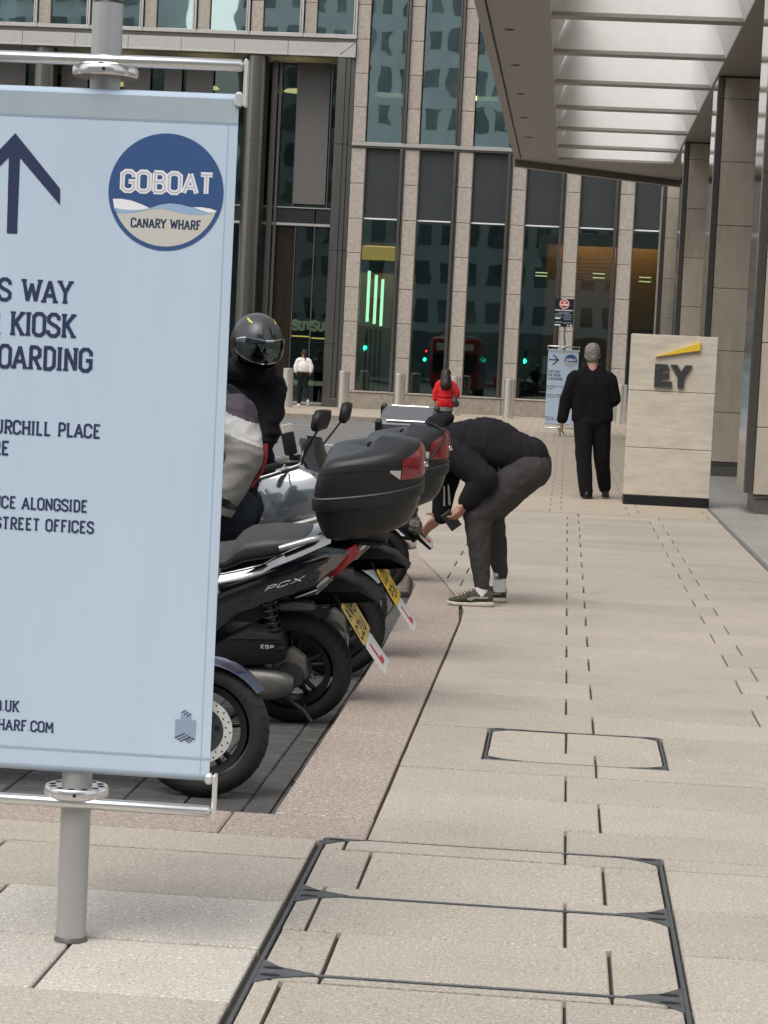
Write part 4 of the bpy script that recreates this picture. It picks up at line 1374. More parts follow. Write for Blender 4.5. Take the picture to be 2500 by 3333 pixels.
for (x0, x1, z) in ((-.23, -.09, 2.83), (-.23, -.08, 2.655), (.1, .13, 2.652), (.17, .23, 2.652)):
    mb.add([NP(x0, z, .002), NP(x1, z, .002), NP(x1, z + .032, .002), NP(x0, z + .032, .002)], [(0, 1, 2, 3)])
mb.build('white_mark', 'logo_white', t)

# ------------------------------------------------------------------ bollards along the far kerb
src = None
blab = ['beside the woman in the white blouse', 'in front of the steel door frame', 'behind the hard motorcycle box', 'behind the woman in red',
        'right of the woman in red, standing clear', 'partly behind the distant banner', 'right of the grey haired man', 'beside the stone sign']
for i, x in enumerate((-8.27, -6.60, -4.94, -3.30, -1.70, -0.05, 1.60)):
    t = thing('bollard', 'brushed steel bollard ' + blab[i], 'bollard', (x, 67.2, 0), group='steel bollards before the office block')
    if src is None:
        a = MB().cyl((0, 0, 0), (0, 0, 1.13), 0.16, n=28).build('shaft', 'bollard', t, 40)
        b = MB().lathe([(0.0, 1.165), (0.12, 1.162), (0.155, 1.148), (0.158, 1.132), (0.0, 1.132)], 'z', 28).build('cap', 'steel_light', t, 50)
        src = (a, b)
    else:
        for q in src:
            c = q.copy()
            COL.objects.link(c)
            c.parent = t

# ------------------------------------------------------------------ stone company sign
t = thing('stone_sign', 'pale limestone sign block with yellow beam and dark EY letters', 'sign', (1.19, 26.2, 0))
inv = rel(t)
MB(inv).box(0.706, 1.684, 26.185, 26.62, 0, 0.110, 0.003).build('base', 'monument_base', t)
MB(inv).box(0.73, 1.66, 26.23, 26.60, 0.1, 1.94).build('core', 'joint', t)
for z0, z1 in ((0.112, 0.656), (0.662, 1.308), (1.314, 1.955)):
    MB(inv).box(0.704, 1.681, 26.20, 26.62, z0, z1, 0.004).build('stone_panel', 'limestone_monument', t)
def letter(name, poly, m):
    MB(inv).prism(poly, 26.165, 26.199, 0.002).build(name, m, t)
letter('letter_e', [(.983, 1.622), (1.122, 1.622), (1.154, 1.562), (1.064, 1.562), (1.064, 1.521), (1.147, 1.521), (1.147, 1.467), (1.064, 1.467), (1.064, 1.427), (1.184, 1.427), (1.184, 1.364), (.983, 1.364)], 'ey_grey')
letter('letter_y', [(1.155, 1.622), (1.235, 1.622), (1.282, 1.548), (1.325, 1.622), (1.404, 1.622), (1.319, 1.477), (1.319, 1.364), (1.249, 1.364), (1.249, 1.477)], 'ey_grey')
letter('yellow_beam', [(.984, 1.702), (1.488, 1.894), (1.484, 1.795)], 'ey_yellow')

# fallen leaf at the kerb
mb = MB(Matrix.Translation((-0.93, 8.45, -0.105)))
mb.add([(-.035, 0, .0), (-.01, .02, .012), (.03, .012, .004), (.045, -.01, .016), (.01, -.022, .003), (-.02, -.018, .014), (0, 0, .006)], [(0, 6, 1), (1, 6, 2), (2, 6, 3), (3, 6, 4), (4, 6, 5), (5, 6, 0)])
tag(mb.build('fallen_leaf', 'leaf'), 'curled brown leaf on the dark pavers by the kerb', 'leaf')

# ------------------------------------------------------------------ two-wheelers
mat('alu_badge', (0.62, 0.62, 0.62), 0.35)
def wheel(root, name, c, Rr, w, rim_r, spokes=5, disc=None, disc_side=1, tread=True):
    x, y, z = c
    prof = []
    mid = (Rr + rim_r) / 2
    for a in range(15):
        an = R(-118 + 236 * a / 14)
        prof.append((mid - 0.006 + (Rr - mid + 0.006) * math.cos(an) ** (1 if math.cos(an) > 0 else 1), w / 2 * math.sin(an) * 1.05))
    prof = [(max(rim_r - 0.004, r), o) for r, o in prof]
    ty = MB().lathe(prof, 'y', 56, c).build('tyre', 'tyre', root, 50)
    if tread:
        mb = MB()
        for k in range(34):
            a = 2 * math.pi * k / 34
            for s in (-1, 1):
                pts = []
                for u in (0.15, 0.55, 0.95):
                    an = R(62 * u) * s
                    rr = mid - 0.006 + (Rr - mid + 0.006) * math.cos(an) + 0.0012
                    aa = a + 0.10 * u
                    pts.append((rr, w / 2 * math.sin(an) * 1.05, aa))
                for (r1, o1, a1), (r2, o2, a2) in zip(pts, pts[1:]):
                    d = 0.018
                    q = lambda r, o, t: (x + r * math.cos(t), y + o, z + r * math.sin(t))
                    mb.add([q(r1, o1, a1 - d), q(r1, o1, a1 + d), q(r2, o2, a2 + d), q(r2, o2, a2 - d)], [(0, 1, 2, 3)])
        stuff(mb.build('tread_groove', 'dark_hole', ty))
    rm = MB().lathe([(rim_r - 0.022, -w * .36), (rim_r + 0.002, -w * .42), (rim_r + 0.004, -w * .36), (rim_r - 0.012, -w * .2), (rim_r - 0.012, w * .2), (rim_r + 0.004, w * .36), (rim_r + 0.002, w * .42), (rim_r - 0.022, w * .36), (rim_r - 0.026, 0)], 'y', 48, c).build('rim', 'rim_black', root, 40)
    MB().cyl((x, y - w * .5, z), (x, y + w * .5, z), 0.038, n=20).build('hub', 'engine_dark', root, 40)
    mb0 = None
    for k in range(spokes):
        a = 2 * math.pi * k / spokes + 0.35
        for da in (-0.16, 0.16):
            mb = MB()
            d = Vector((math.cos(a), 0, math.sin(a)))
            e = Vector((math.cos(a + da), 0, math.sin(a + da)))
            cc = Vector(c)
            mb.cyl(cc + d * 0.03, cc + e * (rim_r - 0.016), 0.014, 0.010, n=8)
            mb.build('spoke', 'rim_black', root, 50)
    if disc:
        yd = y + disc_side * (w * .5 + 0.012)
        dd = MB().lathe([(disc * .70, yd - y - .002), (disc, yd - y - .002), (disc, yd - y + .002), (disc * .70, yd - y + .002)], 'y', 48, c).build('brake_disc', 'disc_steel', root, 40)
        mb = MB()
        ys = yd + disc_side * 0.0024
        for k in range(36):
            a = 2 * math.pi * k / 36
            rr = disc * (0.80 if k % 2 else 0.92)
            mb.add([(x + rr * math.cos(a) + 0.0036 * math.cos(u), ys, z + rr * math.sin(a) + 0.0036 * math.sin(u)) for u in [2 * math.pi * i / 8 for i in range(8)]], [tuple(range(8))])
        stuff(mb.build('vent_holes', 'dark_hole', dd))
        MB().lathe([(0.035, yd - y - .003), (disc * .72, yd - y - .0035), (disc * .72, yd - y + .003), (0.035, yd - y + .003)], 'y', 40, c).build('disc_carrier', 'engine_dark', root, 40)
        mb = MB()
        for k in range(5):
            a = 2 * math.pi * k / 5 + .2
            mb.add([(x + disc * .53 * math.cos(a) + 0.011 * math.cos(u), ys + disc_side * .0012, z + disc * .53 * math.sin(a) + 0.011 * math.sin(u)) for u in [2 * math.pi * i / 10 for i in range(10)]], [tuple(range(10))])
        mb.build('carrier_hole', 'dark_hole', dd)

def plate(root, top, bot, hw, name, m, lines, tm, h, holder=True, bow=0.0):
    """plate lying in the plane through local x-z points top and bot, width along y"""
    a, b = Vector((top[0], 0, top[1])), Vector((bot[0], 0, bot[1]))
    d = (b - a)
    L = d.length
    d.normalize()
    nrm = Vector((0, 1, 0)).cross(d)
    if nrm.x > 0:
        nrm = -nrm
    def P(u, v, l=0.0):                # u across (seen from behind, left to right), v down from the top
        return tuple(a + d * v + Vector((0, 1, 0)) * (-u) + nrm * (l + bow * (u / hw) ** 2 * L * 0.3))
    c = 0.012
    mb = MB()
    out = [(-hw + c, 0), (hw - c, 0), (hw, c), (hw, L - c), (hw - c, L), (-hw + c, L), (-hw, L - c), (-hw, c)]
    fr = [P(u, v, 0.0015) for u, v in out]
    bk = [P(u, v, -0.0015) for u, v in out]
    n = len(out)
    mb.add(fr + bk, [tuple(range(n)), tuple(range(n, 2 * n))[::-1]] + [(i, n + i, n + (i + 1) % n, (i + 1) % n) for i in range(n)])
    pl = mb.build(name, m, root)
    if lines:
        mb = MB()
        for i, s in enumerate(lines):
            text(mb, s, -hw * 0.86, 0, h, lambda x, z, l: P(x, L * (0.10 + 0.46 * i) + h - z, 0.0022 + l), t=0.17, width=hw * 1.72 * min(1, len(s) / 3.6), serif=False)
        mb.build('characters', tm, pl)
    else:                               # learner plate: big red L
        mb = MB()
        s = L * 0.68
        pts = [(-s * .30, L * .14), (-s * .06, L * .14), (-s * .06, L * .14 + s * .72), (s * .34, L * .14 + s * .72), (s * .34, L * .14 + s), (-s * .30, L * .14 + s)]
        mb.add([P(u, v, 0.0024) for u, v in pts], [tuple(range(6))])
        mb.build('letter_l', tm, pl)
    for u in (-hw * .45, hw * .45):
        if lines:
            q = Vector(P(u, L * 0.06, 0.002))
            MB().cyl(q, q + nrm * 0.003, 0.005, n=8).build('screw', 'plate_white' if u > 0 else 'chrome', pl)
    if holder:
        mb = MB()
        mb.add([P(-hw * .55, -0.05, -0.006), P(hw * .55, -0.05, -0.006), P(hw * .8, L * .95, -0.006), P(-hw * .8, L * .95, -0.006), P(-hw * .55, -0.05, -0.018), P(hw * .55, -0.05, -0.018), P(hw * .8, L * .95, -0.018), P(-hw * .8, L * .95, -0.018)],
               [(0, 1, 2, 3), (4, 7, 6, 5), (0, 4, 5, 1), (1, 5, 6, 2), (2, 6, 7, 3), (3, 7, 4, 0)])
        mb.build('plate_holder', 'black_matt', root)
    return pl

def catmull(pts, n):
    out = []
    m = len(pts)
    for i in range(m - 1):
        p0, p1, p2, p3 = (Vector(pts[max(i - 1, 0)]), Vector(pts[i]), Vector(pts[i + 1]), Vector(pts[min(i + 2, m - 1)]))
        for k in range(n):
            t = k / n
            out.append(0.5 * ((2 * p1) + (-p0 + p2) * t + (2 * p0 - 5 * p1 + 4 * p2 - p3) * t * t + (-p0 + 3 * p1 - 3 * p2 + p3) * t ** 3))
    out.append(Vector(pts[-1]))
    return out

HALF = [(-.085, 0.0), (-.085, .10), (-.088, .165), (-.105, .200), (-.16, .216), (-.26, .214), (-.36, .196), (-.44, .163), (-.50, .115), (-.535, .06), (-.545, 0.0)]
def top_box(root, dx=0.0, dz=0.0, strap=False):
    half = catmull(HALF, 4)
    plan = [(p.x, p.y) for p in half] + [(p.x, -p.y) for p in half[-2:0:-1]]
    xc = -0.31
    def lev(z, sx, sy, sh=0.0, tail=0.0):
        return [(xc + (x - xc) * sx + sh + dx, y * sy, z + dz - 0.13 * (x + .085)) for x, y in plan]
    base = MB().rings([lev(.885, .66, .70), lev(.895, .74, .78), lev(.925, .83, .86), lev(.99, .93, .94), lev(1.035, .965, .965)]).build('top_box_base', 'box_black', root, 40)
    MB().rings([lev(1.028, .985, .985), lev(1.033, 1.012, 1.012), lev(1.070, 1.022, 1.022), lev(1.080, 1.005, 1.005)]).build('box_rim', 'box_black', base, 30)
    MB().rings([lev(1.0805, 1.018, 1.018), lev(1.0855, 1.022, 1.022), lev(1.090, 1.005, 1.005)]).build('box_seal', 'engine_dark', base, 30)
    levels = [(1.088, .985, .985, 0, 0), (1.13, .985, .985, -.004, 0), (1.175, .965, .97, -.010, 0), (1.212, .925, .935, -.016, 0), (1.236, .875, .885, -.020, 0), (1.250, .79, .80, -.022, 0.0), (1.260, .62, .64, -.020, 0.0), (1.267, .40, .42, -.015, 0.0), (1.270, .16, .18, -.01, 0)]
    lid = MB().rings([lev(*l) for l in levels]).build('top_box_lid', 'box_black', root, 50)
    # glossy inlay band along the shoulder, emblem, reflectors: patches lying on the lid
    def surf(u, z, off=0.003):
        """u: index along the plan, z: height"""
        for a, b in zip(levels, levels[1:]):
            if a[0] <= z <= b[0]:
                f = (z - a[0]) / (b[0] - a[0])
                sx, sy, sh = [a[i] + (b[i] - a[i]) * f for i in (1, 2, 3)]
                i = int(u) % len(plan)
                j = (i + 1) % len(plan)
                g = u - math.floor(u)
                x, y = plan[i][0] + (plan[j][0] - plan[i][0]) * g, plan[i][1] + (plan[j][1] - plan[i][1]) * g
                px_, py_ = xc + (x - xc) * sx + sh, y * sy
                d = Vector((px_ - xc, py_, (z - 1.05) * 0.9)).normalized()
                return (px_ + dx + d.x * off, py_ + d.y * off, z + dz - 0.13 * (x + .085) + d.z * off)
    n = len(plan)
    def patch(name, m, us, zlo, zhi, steps=6, off=0.003, par=lid):
        mb = MB()
        vs = []
        for u, a, b in zip(us, zlo, zhi):
            vs += [surf(u, a + (b - a) * k / steps, off) for k in range(steps + 1)]
        k1 = steps + 1
        mb.add(vs, [(i * k1 + k, i * k1 + k + 1, (i + 1) * k1 + k + 1, (i + 1) * k1 + k) for i in range(len(us) - 1) for k in range(steps)])
        return mb.build(name, m, par, 60)
    us = [8 + i * 1.0 for i in range(21)]
    patch('shoulder_trim', 'black_matt', us, [1.172 + 0.024 * math.sin(math.pi * i / 20) for i in range(21)], [1.190 + 0.034 * math.sin(math.pi * i / 20) for i in range(21)], 2, 0.0025)
    um = 40.0
    ur = [um - 11.2 + i * 0.7 for i in range(33)]
    patch('reflector', 'red_lens', ur, [1.112 + 0.018 * (abs(i - 16) / 16) ** 2 for i in range(33)], [1.248 - 0.036 * (abs(i - 16) / 16) ** 1.5 for i in range(33)], 6, 0.004)
    for s in (-1, 1):
        uw = [um + s * (11.4 + i * 0.5) for i in range(6)]
        patch('clear_reflector', 'white_lens', uw, [1.131 + 0.008 * i for i in range(6)], [1.170 + 0.002 * i for i in range(6)], 3, 0.004)
    MB().cyl(surf(um, 1.150, .002), surf(um, 1.150, .014), 0.012, n=14).build('lock', 'chrome', lid, 40)
    c = Vector((-0.31 + dx - .01, 0.02, 1.2945 + dz))
    MB().lathe([(0.019, -.012), (0.024, -.012), (0.024, .0035), (0.019, .0035)], 'z', 24, c).build('emblem', 'black_matt', lid, 40)
    if strap:
        pts = [Vector(surf(u, 1.10 + 0.166 * math.sin(math.pi * i / 12), .008)) for i, u in enumerate([um - 13 + i * 2.17 for i in range(13)])]
        mb = MB()
        mb.tube(pts, 0.006, 8)
        mb.build('elastic_cord', 'black_matt', lid, 50)
        for i in range(2):
            MB().cyl((-.53 + dx - i * .02, .06 - i * .03, 1.03 + dz), (-.535 + dx - i * .025, .06 - i * .03, .93 + dz), 0.004, 0.006, n=6).build('cord_end', 'stripe_grey', lid)
    return lid

def scooter(label, loc, rot, paint='black_gloss', plates=None, box=True, strap=False, accents='black_matt', group='parked scooters and motorcycles', phone=False, badge=None, mdx=0.0, scr=0.0):
    t = thing('scooter', label, 'scooter', loc, rot, group)
    FX = 1.27
    wheel(t, 'rear_wheel', (0, 0, .26), .26, .118, .166)
    wheel(t, 'front_wheel', (FX, 0, .245), .245, .10, .165, 5, 0.118, -1)
    # tail and side panels: sculpted shell, both sides one piece
    side = [(-.285, .872), (-.14, .885), (.08, .795), (.29, .705), (.44, .66), (.56, .52), (.60, .40), (.52, .33), (.36, .40), (.22, .545), (.05, .615), (-.11, .672), (-.20, .765)]
    MB().prism(side, -.185, .185, 0.045).build('side_panel', paint, t, 35)
    strip_ = [(-.145, .892), (.08, .802), (.29, .712), (.30, .722), (.10, .832), (-.10, .905)]
    MB().prism(strip_, -.125, .125, 0.01).build('tail_top_cover', paint, t, 35)
    for s in (1, -1):            # sloping shoulder of the side panel: catches the sky
        mb = MB()
        rr = []
        for i in range(13):
            f = i / 12
            x, z = .33 - .50 * f, .688 + .215 * f - .03 * math.sin(math.pi * f) * (1 if f < .5 else .6)
            w = .35 + 1.0 * math.sin(math.pi * min(1, .15 + f * .8))
            rr.append([(x, s * (.186), z - .012), (x, s * .180, z), (x, s * (.180 - .05 * w), z + .040 * w), (x, s * (.172 - .05 * w), z + .036 * w), (x, s * .15, z - .02)])
        mb.rings(rr)
        mb.build('shoulder_panel', paint, t, 30)
    MB().prism([(-.02, .64), (-.12, .69), (-.19, .755), (-.16, .70), (-.10, .655)], -.192, .192, 0.008).build('tail_trim', 'black_gloss', t, 35)
    MB().loft([(-.125, .835, .872, .05), (-.11, .825, .888, .095), (-.05, .81, .898, .135), (.10, .785, .888, .155), (.20, .765, .873, .16), (.245, .745, .845, .158), (.285, .725, .795, .155), (.40, .705, .772, .155), (.55, .695, .762, .14), (.66, .69, .765, .10), (.73, .70, .775, .06)], 24, 3.2).build('seat', 'seat_vinyl', t, 40)
    MB().tube([(-.115, .10, .847), (-.02, .148, .828), (.10, .160, .806), (.20, .165, .785), (.28, .160, .745), (.42, .16, .725)], 0.004, 6).build('seat_piping', 'black_matt', t, 40)
    # grab rail
    mb = MB()
    mb.tube([(.05, .165, .85), (-.08, .16, .895), (-.18, .12, .905), (-.21, 0, .905), (-.18, -.12, .905), (-.08, -.16, .895), (.05, -.165, .85)], 0.014, 10)
    mb.build('grab_rail', accents if accents != 'black_matt' else 'silver_tank', t, 50)
    # tail lamps
    for s in (1, -1):
        y0, y1 = (0.115, 0.172) if s > 0 else (-0.172, -0.115)
        MB().prism([(-.275, .885), (-.165, .825), (-.190, .808), (-.140, .752), (-.183, .728), (-.295, .845)], y0, y1, .006).build('tail_light', 'red_lens', t, 40)
        MB().prism([(-.139, .748), (-.098, .660), (-.114, .653), (-.182, .725)], y0, y1, .004).build('indicator', 'white_lens', t, 40)
    MB().prism([(-.275, .862), (-.19, .80), (-.17, .73), (-.13, .68), (-.10, .70), (-.12, .80)], -.114, .114, .01).build('tail_centre', 'black_gloss', t, 40)
    MB().prism([(-.10, .675), (-.21, .688), (-.30, .665), (-.375, .60), (-.36, .592), (-.28, .635), (-.12, .625), (.06, .545), (.07, .56)], -.068, .068, .01).build('rear_fender', 'black_matt', t, 40)
    MB().prism([(.06, .585), (-.02, .60), (-.09, .595), (-.10, .565), (.05, .555)], .02, .12, .008).build('fender_bracket', 'engine_grey', t, 40)
    if plates:
        pm, l1, l2 = plates
        plate(t, (-.215, .590), (-.322, .415), .122, 'number_plate', pm, (l1, l2), 'plate_text', 0.068)
        plate(t, (-.322, .408), (-.412, .278), .095, 'learner_plate', 'plate_white', None, 'l_red', 0.06, holder=False)
    # engine, transmission, silencer, stand
    MB().prism([(.33, .32), (.33, .395), (.18, .485), (.03, .475), (.012, .40), (.02, .345), (.06, .318), (.30, .295)], .075, .165, .022).build('transmission_case', 'black_matt', t, 40)
    MB().prism([(.27, .43), (.18, .470), (.05, .462), (.04, .44), (.16, .435)], .164, .169, .001).build('case_highlight', 'engine_dark', t)
    MB().loft([(-.018, .195, .255, .03, .12), (.01, .165, .272, .05, .12), (.06, .15, .285, .055, .12), (.12, .14, .29, .055, .12), (.24, .16, .29, .05, .12), (.34, .20, .29, .03, .12)], 16).build('crankcase_cover', 'engine_grey', t, 50)
    MB().cyl((0, .03, .26), (0, .125, .26), 0.085, .06, n=24).build('final_drive', 'engine_dark', t, 40)
    MB().prism([(-.01, .38), (-.065, .34), (-.075, .25), (-.02, .205), (.08, .25), (.09, .36)], .06, .115, .012).build('gear_case', 'engine_grey', t, 40)
    MB().box(.12, .52, -.12, .09, .18, .42, .03).build('engine_block', 'engine_dark', t)
    MB().loft([(-.22, .26, .36, .05, -.17), (-.18, .245, .375, .06, -.17), (.10, .235, .355, .058, -.17), (.22, .25, .33, .04, -.16)], 16).build('silencer', 'engine_grey', t, 40)
    for s in (1, -1):
        MB().cyl((.03, s * .135, .36), (.115, s * .135, .62), 0.016, n=10).build('shock_absorber', 'engine_dark', t, 40)
        mb = MB()
        pts = []
        for k in range(90):
            f = k / 89
            a = f * 2 * math.pi * 8
            c = Vector((.04, s * .135, .39)).lerp(Vector((.112, s * .135, .61)), f)
            pts.append(c + Vector((math.cos(a), math.sin(a), 0)) * 0.03)
        mb.tube(pts, 0.0055, 6)
        mb.build('spring', 'black_matt', t, 60)
    MB().tube([(.18, .10, .22), (.12, .16, .10), (.07, .20, .015)], 0.010, 8).build('side_stand', 'engine_dark', t, 40)
    mb = MB()
    mb.tube([(.10, .09, .2), (-.06, .11, .10), (-.10, .12, .05)], 0.009, 8)
    mb.tube([(.10, -.09, .2), (-.06, -.11, .10), (-.10, -.12, .05)], 0.009, 8)
    mb.tube([(-.06, .11, .10), (-.06, -.11, .10)], 0.007, 8)
    mb.build('centre_stand', 'engine_dark', t, 40)
    # floor tunnel and front
    MB().loft([(.50, .30, .66, .16), (.60, .28, .56, .17), (.75, .27, .50, .17), (.88, .28, .56, .17), (.98, .32, .66, .16)], 20, 3).build('floor_tunnel', accents, t, 40)
    mb = MB()
    secs = []
    for f, (xa, xb, z, hw) in enumerate(((1.02, 1.16, .33, .10), (.94, 1.19, .45, .16), (.88, 1.24, .60, .205), (.86, 1.28, .74, .21), (.88, 1.27, .84, .19), (.93, 1.21, .92, .15), (.98, 1.14, .965, .09))):
        ring = []
        for k in range(20):
            a = 2 * math.pi * (k + .5) / 20
            cs, sn = math.cos(a), math.sin(a)
            ring.append(((xa + xb) / 2 + (xb - xa) / 2 * math.copysign(abs(cs) ** .75, cs), hw * math.copysign(abs(sn) ** .8, sn), z))
        secs.append(ring)
    mb.rings(secs)
    mb.build('front_apron', paint, t, 50)
    for s in (1, -1):
        MB().prism([(1.245, .84), (1.285, .74), (1.24, .70), (1.16, .80)], s * .10 - .055, s * .10 + .055, .01).build('headlight', 'white_lens', t, 40)
        mb = MB()
        mb.prism([(.85, .96), (1.05, 1.03), (1.15, 1.0), (1.27, .82), (1.22, .62), (1.02, .53), (.90, .64), (.82, .84)], -.03, .03, .026)
        # leans outwards towards the bottom, with a crease half way down
        mb.v = [(x, y + s * (.150 + .42 * (1.03 - z) if z > .80 else .2466 - .10 * (.80 - z)), z) for x, y, z in mb.v]
        mb.build('apron_panel', paint, t, 40)
        mb = MB()
        mb.tube([(.835, s * .21, .95), (.93, s * .195, .985), (1.05, s * .175, 1.035)], .008, 8)
        mb.build('apron_trim', accents, t, 50)
    MB().loft([(.90, .90, 1.00, .09), (.96, .90, 1.035, .11), (1.04, .92, 1.04, .11), (1.10, .93, 1.0, .08)], 18).build('dash_cowl', accents, t, 40)
    MB().tube([(.90, .33, 1.02), (.98, .20, 1.035), (1.02, .0, 1.03), (.98, -.20, 1.035), (.90, -.33, 1.02)], 0.012, 8).build('handlebar', 'black_matt', t, 40)
    for s in (1, -1):
        MB().cyl((.955, s * .24, 1.034), (.895, s * .34, 1.02), 0.018, n=12).build('grip', 'black_matt', t, 40)
        MB().tube([(.985, s * .225, 1.035), (.99, s * .36, 1.005)], 0.006, 6).build('brake_lever', 'chrome', t, 40)
        m = MB()
        m.tube([(1.0 + mdx, s * .20, 1.04), (1.02 + mdx, s * .23, 1.12), (1.06 + mdx * 1.6, s * .28, 1.25)], 0.006, 8)
        m.build('mirror_stem', 'black_matt', t, 40)
        m = MB()
        m.prism([(-.075, -.03), (-.06, -.045), (.05, -.04), (.08, .0), (.07, .04), (-.04, .045), (-.07, .02)], -.018, .018, .012)
        mm = m
        Mx = Matrix.Translation((1.07 + mdx * 1.7, s * .31, 1.30)) @ Matrix.Scale(1.3, 4) @ Matrix.Rotation(R(90 + 6 * s), 4, 'Z') @ Matrix.Rotation(R(8), 4, 'X')
        mm.v = [tuple(Mx @ Vector(p)) for p in mm.v]
        mir = mm.build('mirror', 'black_matt', t, 50)
        m = MB()
        m.add([tuple(Mx @ Vector((px_ * .85, .0195, pz_ * .85))) for px_, pz_ in ((-.075, -.03), (-.06, -.045), (.05, -.04), (.08, .0), (.07, .04), (-.04, .045), (-.07, .02))], [tuple(range(7))])
        m.build('mirror_glass', 'chrome', mir)
    # windscreen: curved raked sheet
    mb = MB()
    rows = []
    for z, xb, hw in ((.90, 1.235, .15), (.98, 1.20, .16), (1.06, 1.165, .155), (1.13, 1.14, .13), (1.175, 1.13, .08)):
        rows.append([(xb - 0.10 * (i / 6) ** 2 + 0.0, hw * i / 6, z) for i in range(-6, 7)])
    rr2 = [[(p[0] - .004, p[1], p[2]) for p in r] for r in rows]
    mb.rings([a + b[::-1] for a, b in zip(rows, rr2)])
    mb.build('windscreen', 'screen_smoke', t, 50)
    # fork, front fender
    for s in (1, -1):
        MB().cyl((FX, s * .085, .245), (1.12, s * .085, .70), 0.022, .02, n=12).build('fork_leg', 'engine_grey', t, 40)
    mb = MB()
    rings = []
    for k in range(15):
        a = R(36 + 110 * k / 14)
        rr_ = .272
        ring = []
        hwf = 0.064 * (0.30 + 0.70 * math.sin(math.pi * min(.85, max(0.06, k / 14 + .04))) ** .6)
        for q in range(9):
            b = R(-80 + 160 * q / 8)
            ring.append((FX + (rr_ - .035 * (1 - math.cos(b))) * math.cos(a), hwf * math.sin(b) * 1.15, .245 + (rr_ - .035 * (1 - math.cos(b))) * math.sin(a)))
        ring += [(p[0] * .985 + FX * .015, p[1] * .93, p[2] * .985 + .245 * .015) for p in ring[::-1]]
        rings.append(ring)
    mb.rings(rings)
    mb.build('front_fender', paint, t, 50)
    MB().prism([(FX + .03, .30), (FX + .03, .40), (FX - .06, .42), (FX - .06, .33)], -.125, -.085, .008).build('brake_caliper', 'engine_dark', t, 40)
    # badges on the flank
    if badge:
        mb = MB()
        ang = R(20)
        def P(x, z, l): 
            return (.115 - x * math.cos(ang) - z * .7, .1865 + l, .658 + x * math.sin(ang) + z)
        text(mb, badge, 0, 0, .028, P, t=.17, width=.17, serif=False)
        mb.build('side_badge', 'alu_badge', t)
        mb = MB()
        text(mb, 'ESP', 0, 0, .016, lambda x, z, l: (.125 - x, .1655 + l, .395 + z), t=.2, width=.055, serif=False)
        mb.build('engine_badge', 'alu_badge', t)
    if box:
        MB().box(-.40, -.05, -.085, .085, .868, .884, .006).build('luggage_rack', 'black_matt', t)
        mb = MB()
        for s in (1, -1):
            mb.tube([(-.02, s * .08, .88), (-.12, s * .09, .872), (-.38, s * .08, .872)], .012, 8)
        mb.build('rack_tube', 'black_matt', t, 40)
        top_box(t, strap=strap)
    if phone:
        Mx = Matrix.Translation((.93, .10, 1.135)) @ Matrix.Rotation(R(-12), 4, 'Y') @ Matrix.Rotation(R(-25), 4, 'Z')
        MB(Mx).box(-.006, .006, -.042, .042, -.02, .10, .004).build('phone', 'phone_white', t)
        MB(Mx).box(-.016, .012, -.046, .046, -.075, .055, .008).build('phone_cradle', 'black_matt', t)
        MB().cyl((.95, .10, 1.03), (.94, .10, 1.08), .014, n=10).build('phone_mount', 'black_matt', t, 40)
        MB().loft([(.62, .74, .80, .10), (.70, .74, .845, .13), (.80, .76, .87, .13), (.90, .80, .90, .10)], 18).build('tank_cover', 'silver_tank', t, 50)
        MB().cyl((.77, .05, .862), (.77, .053, .878), .022, n=16).build('filler_cap', 'black_matt', t, 40)
    return t

ZR = -0.113
# nearest: front wheel towards the kerb, mostly behind the banner
scooter('dark blue scooter with drilled front brake disc, nearest and mostly behind the banner', (-2.525, 8.12, ZR), (R(-4), 0, 0), paint='blue_paint', box=False)
scooter('black scooter with black top box, old yellow plate and learner plate below it', (-1.135, 9.95, ZR), (R(-12.5), 0, R(180)), plates=('plate_old', 'AV61', 'CZU'), badge='PCX')
scooter('black scooter with corded top box and bright yellow plate, second from the banner', (-1.115, 11.5, ZR), (R(-9), 0, R(180)), plates=('plate_yellow', 'LC17', 'PGV'), strap=True)
scooter('grey scooter with smoked windscreen and phone mount facing the kerb', (-2.51, 12.70, ZR), (R(3), 0, R(-6)), paint='grey_paint', accents='silver_tank', box=False, phone=True, mdx=.07).scale = (1.05, 1.05, 1.0)

# ------------------------------------------------------------------ motorcycle with metal top case
t = thing('motorcycle', 'black motorcycle with grey metal top case and covered plate beside the bending man', 'motorcycle', (-1.28, 15.6, ZR), (R(-13), 0, R(180)), 'parked scooters and motorcycles')
wheel(t, 'rear_wheel', (0, 0, .265), .262, .13, .185, 6)
wheel(t, 'front_wheel', (1.40, 0, .285), .285, .11, .20, 6, 0.14, -1)
MB().prism([(-.02, .24), (.48, .36), (.48, .42), (.02, .32)], -.115, -.085, .008).build('swing_arm', 'engine_dark', t, 40)
MB().prism([(-.02, .24), (.48, .36), (.48, .42), (.02, .32)], .085, .115, .008).build('swing_arm', 'engine_dark', t, 40)
MB().box(.42, .86, -.16, .16, .28, .62, .05).build('engine', 'engine_dark', t)
MB().loft([(-.30, .80, .86, .06), (-.18, .76, .87, .10), (.10, .73, .86, .13), (.35, .70, .80, .13), (.56, .70, .78, .10)], 18, 3).build('seat', 'seat_vinyl', t, 40)
MB().prism([(-.33, .82), (-.10, .80), (.38, .70), (.40, .62), (.05, .68), (-.28, .76)], -.12, .12, .03).build('tail_fairing', 'black_gloss', t, 40)
MB().loft([(.50, .70, .84, .09), (.58, .68, .93, .15), (.75, .68, .97, .17), (.92, .72, .95, .14), (1.0, .76, .88, .08)], 18).build('tank', 'black_gloss', t, 50)
MB().prism([(-.03, .56), (-.20, .52), (-.30, .42), (-.29, .41), (-.18, .50), (.10, .54)], -.07, .07, .008).build('hugger', 'black_matt', t, 40)
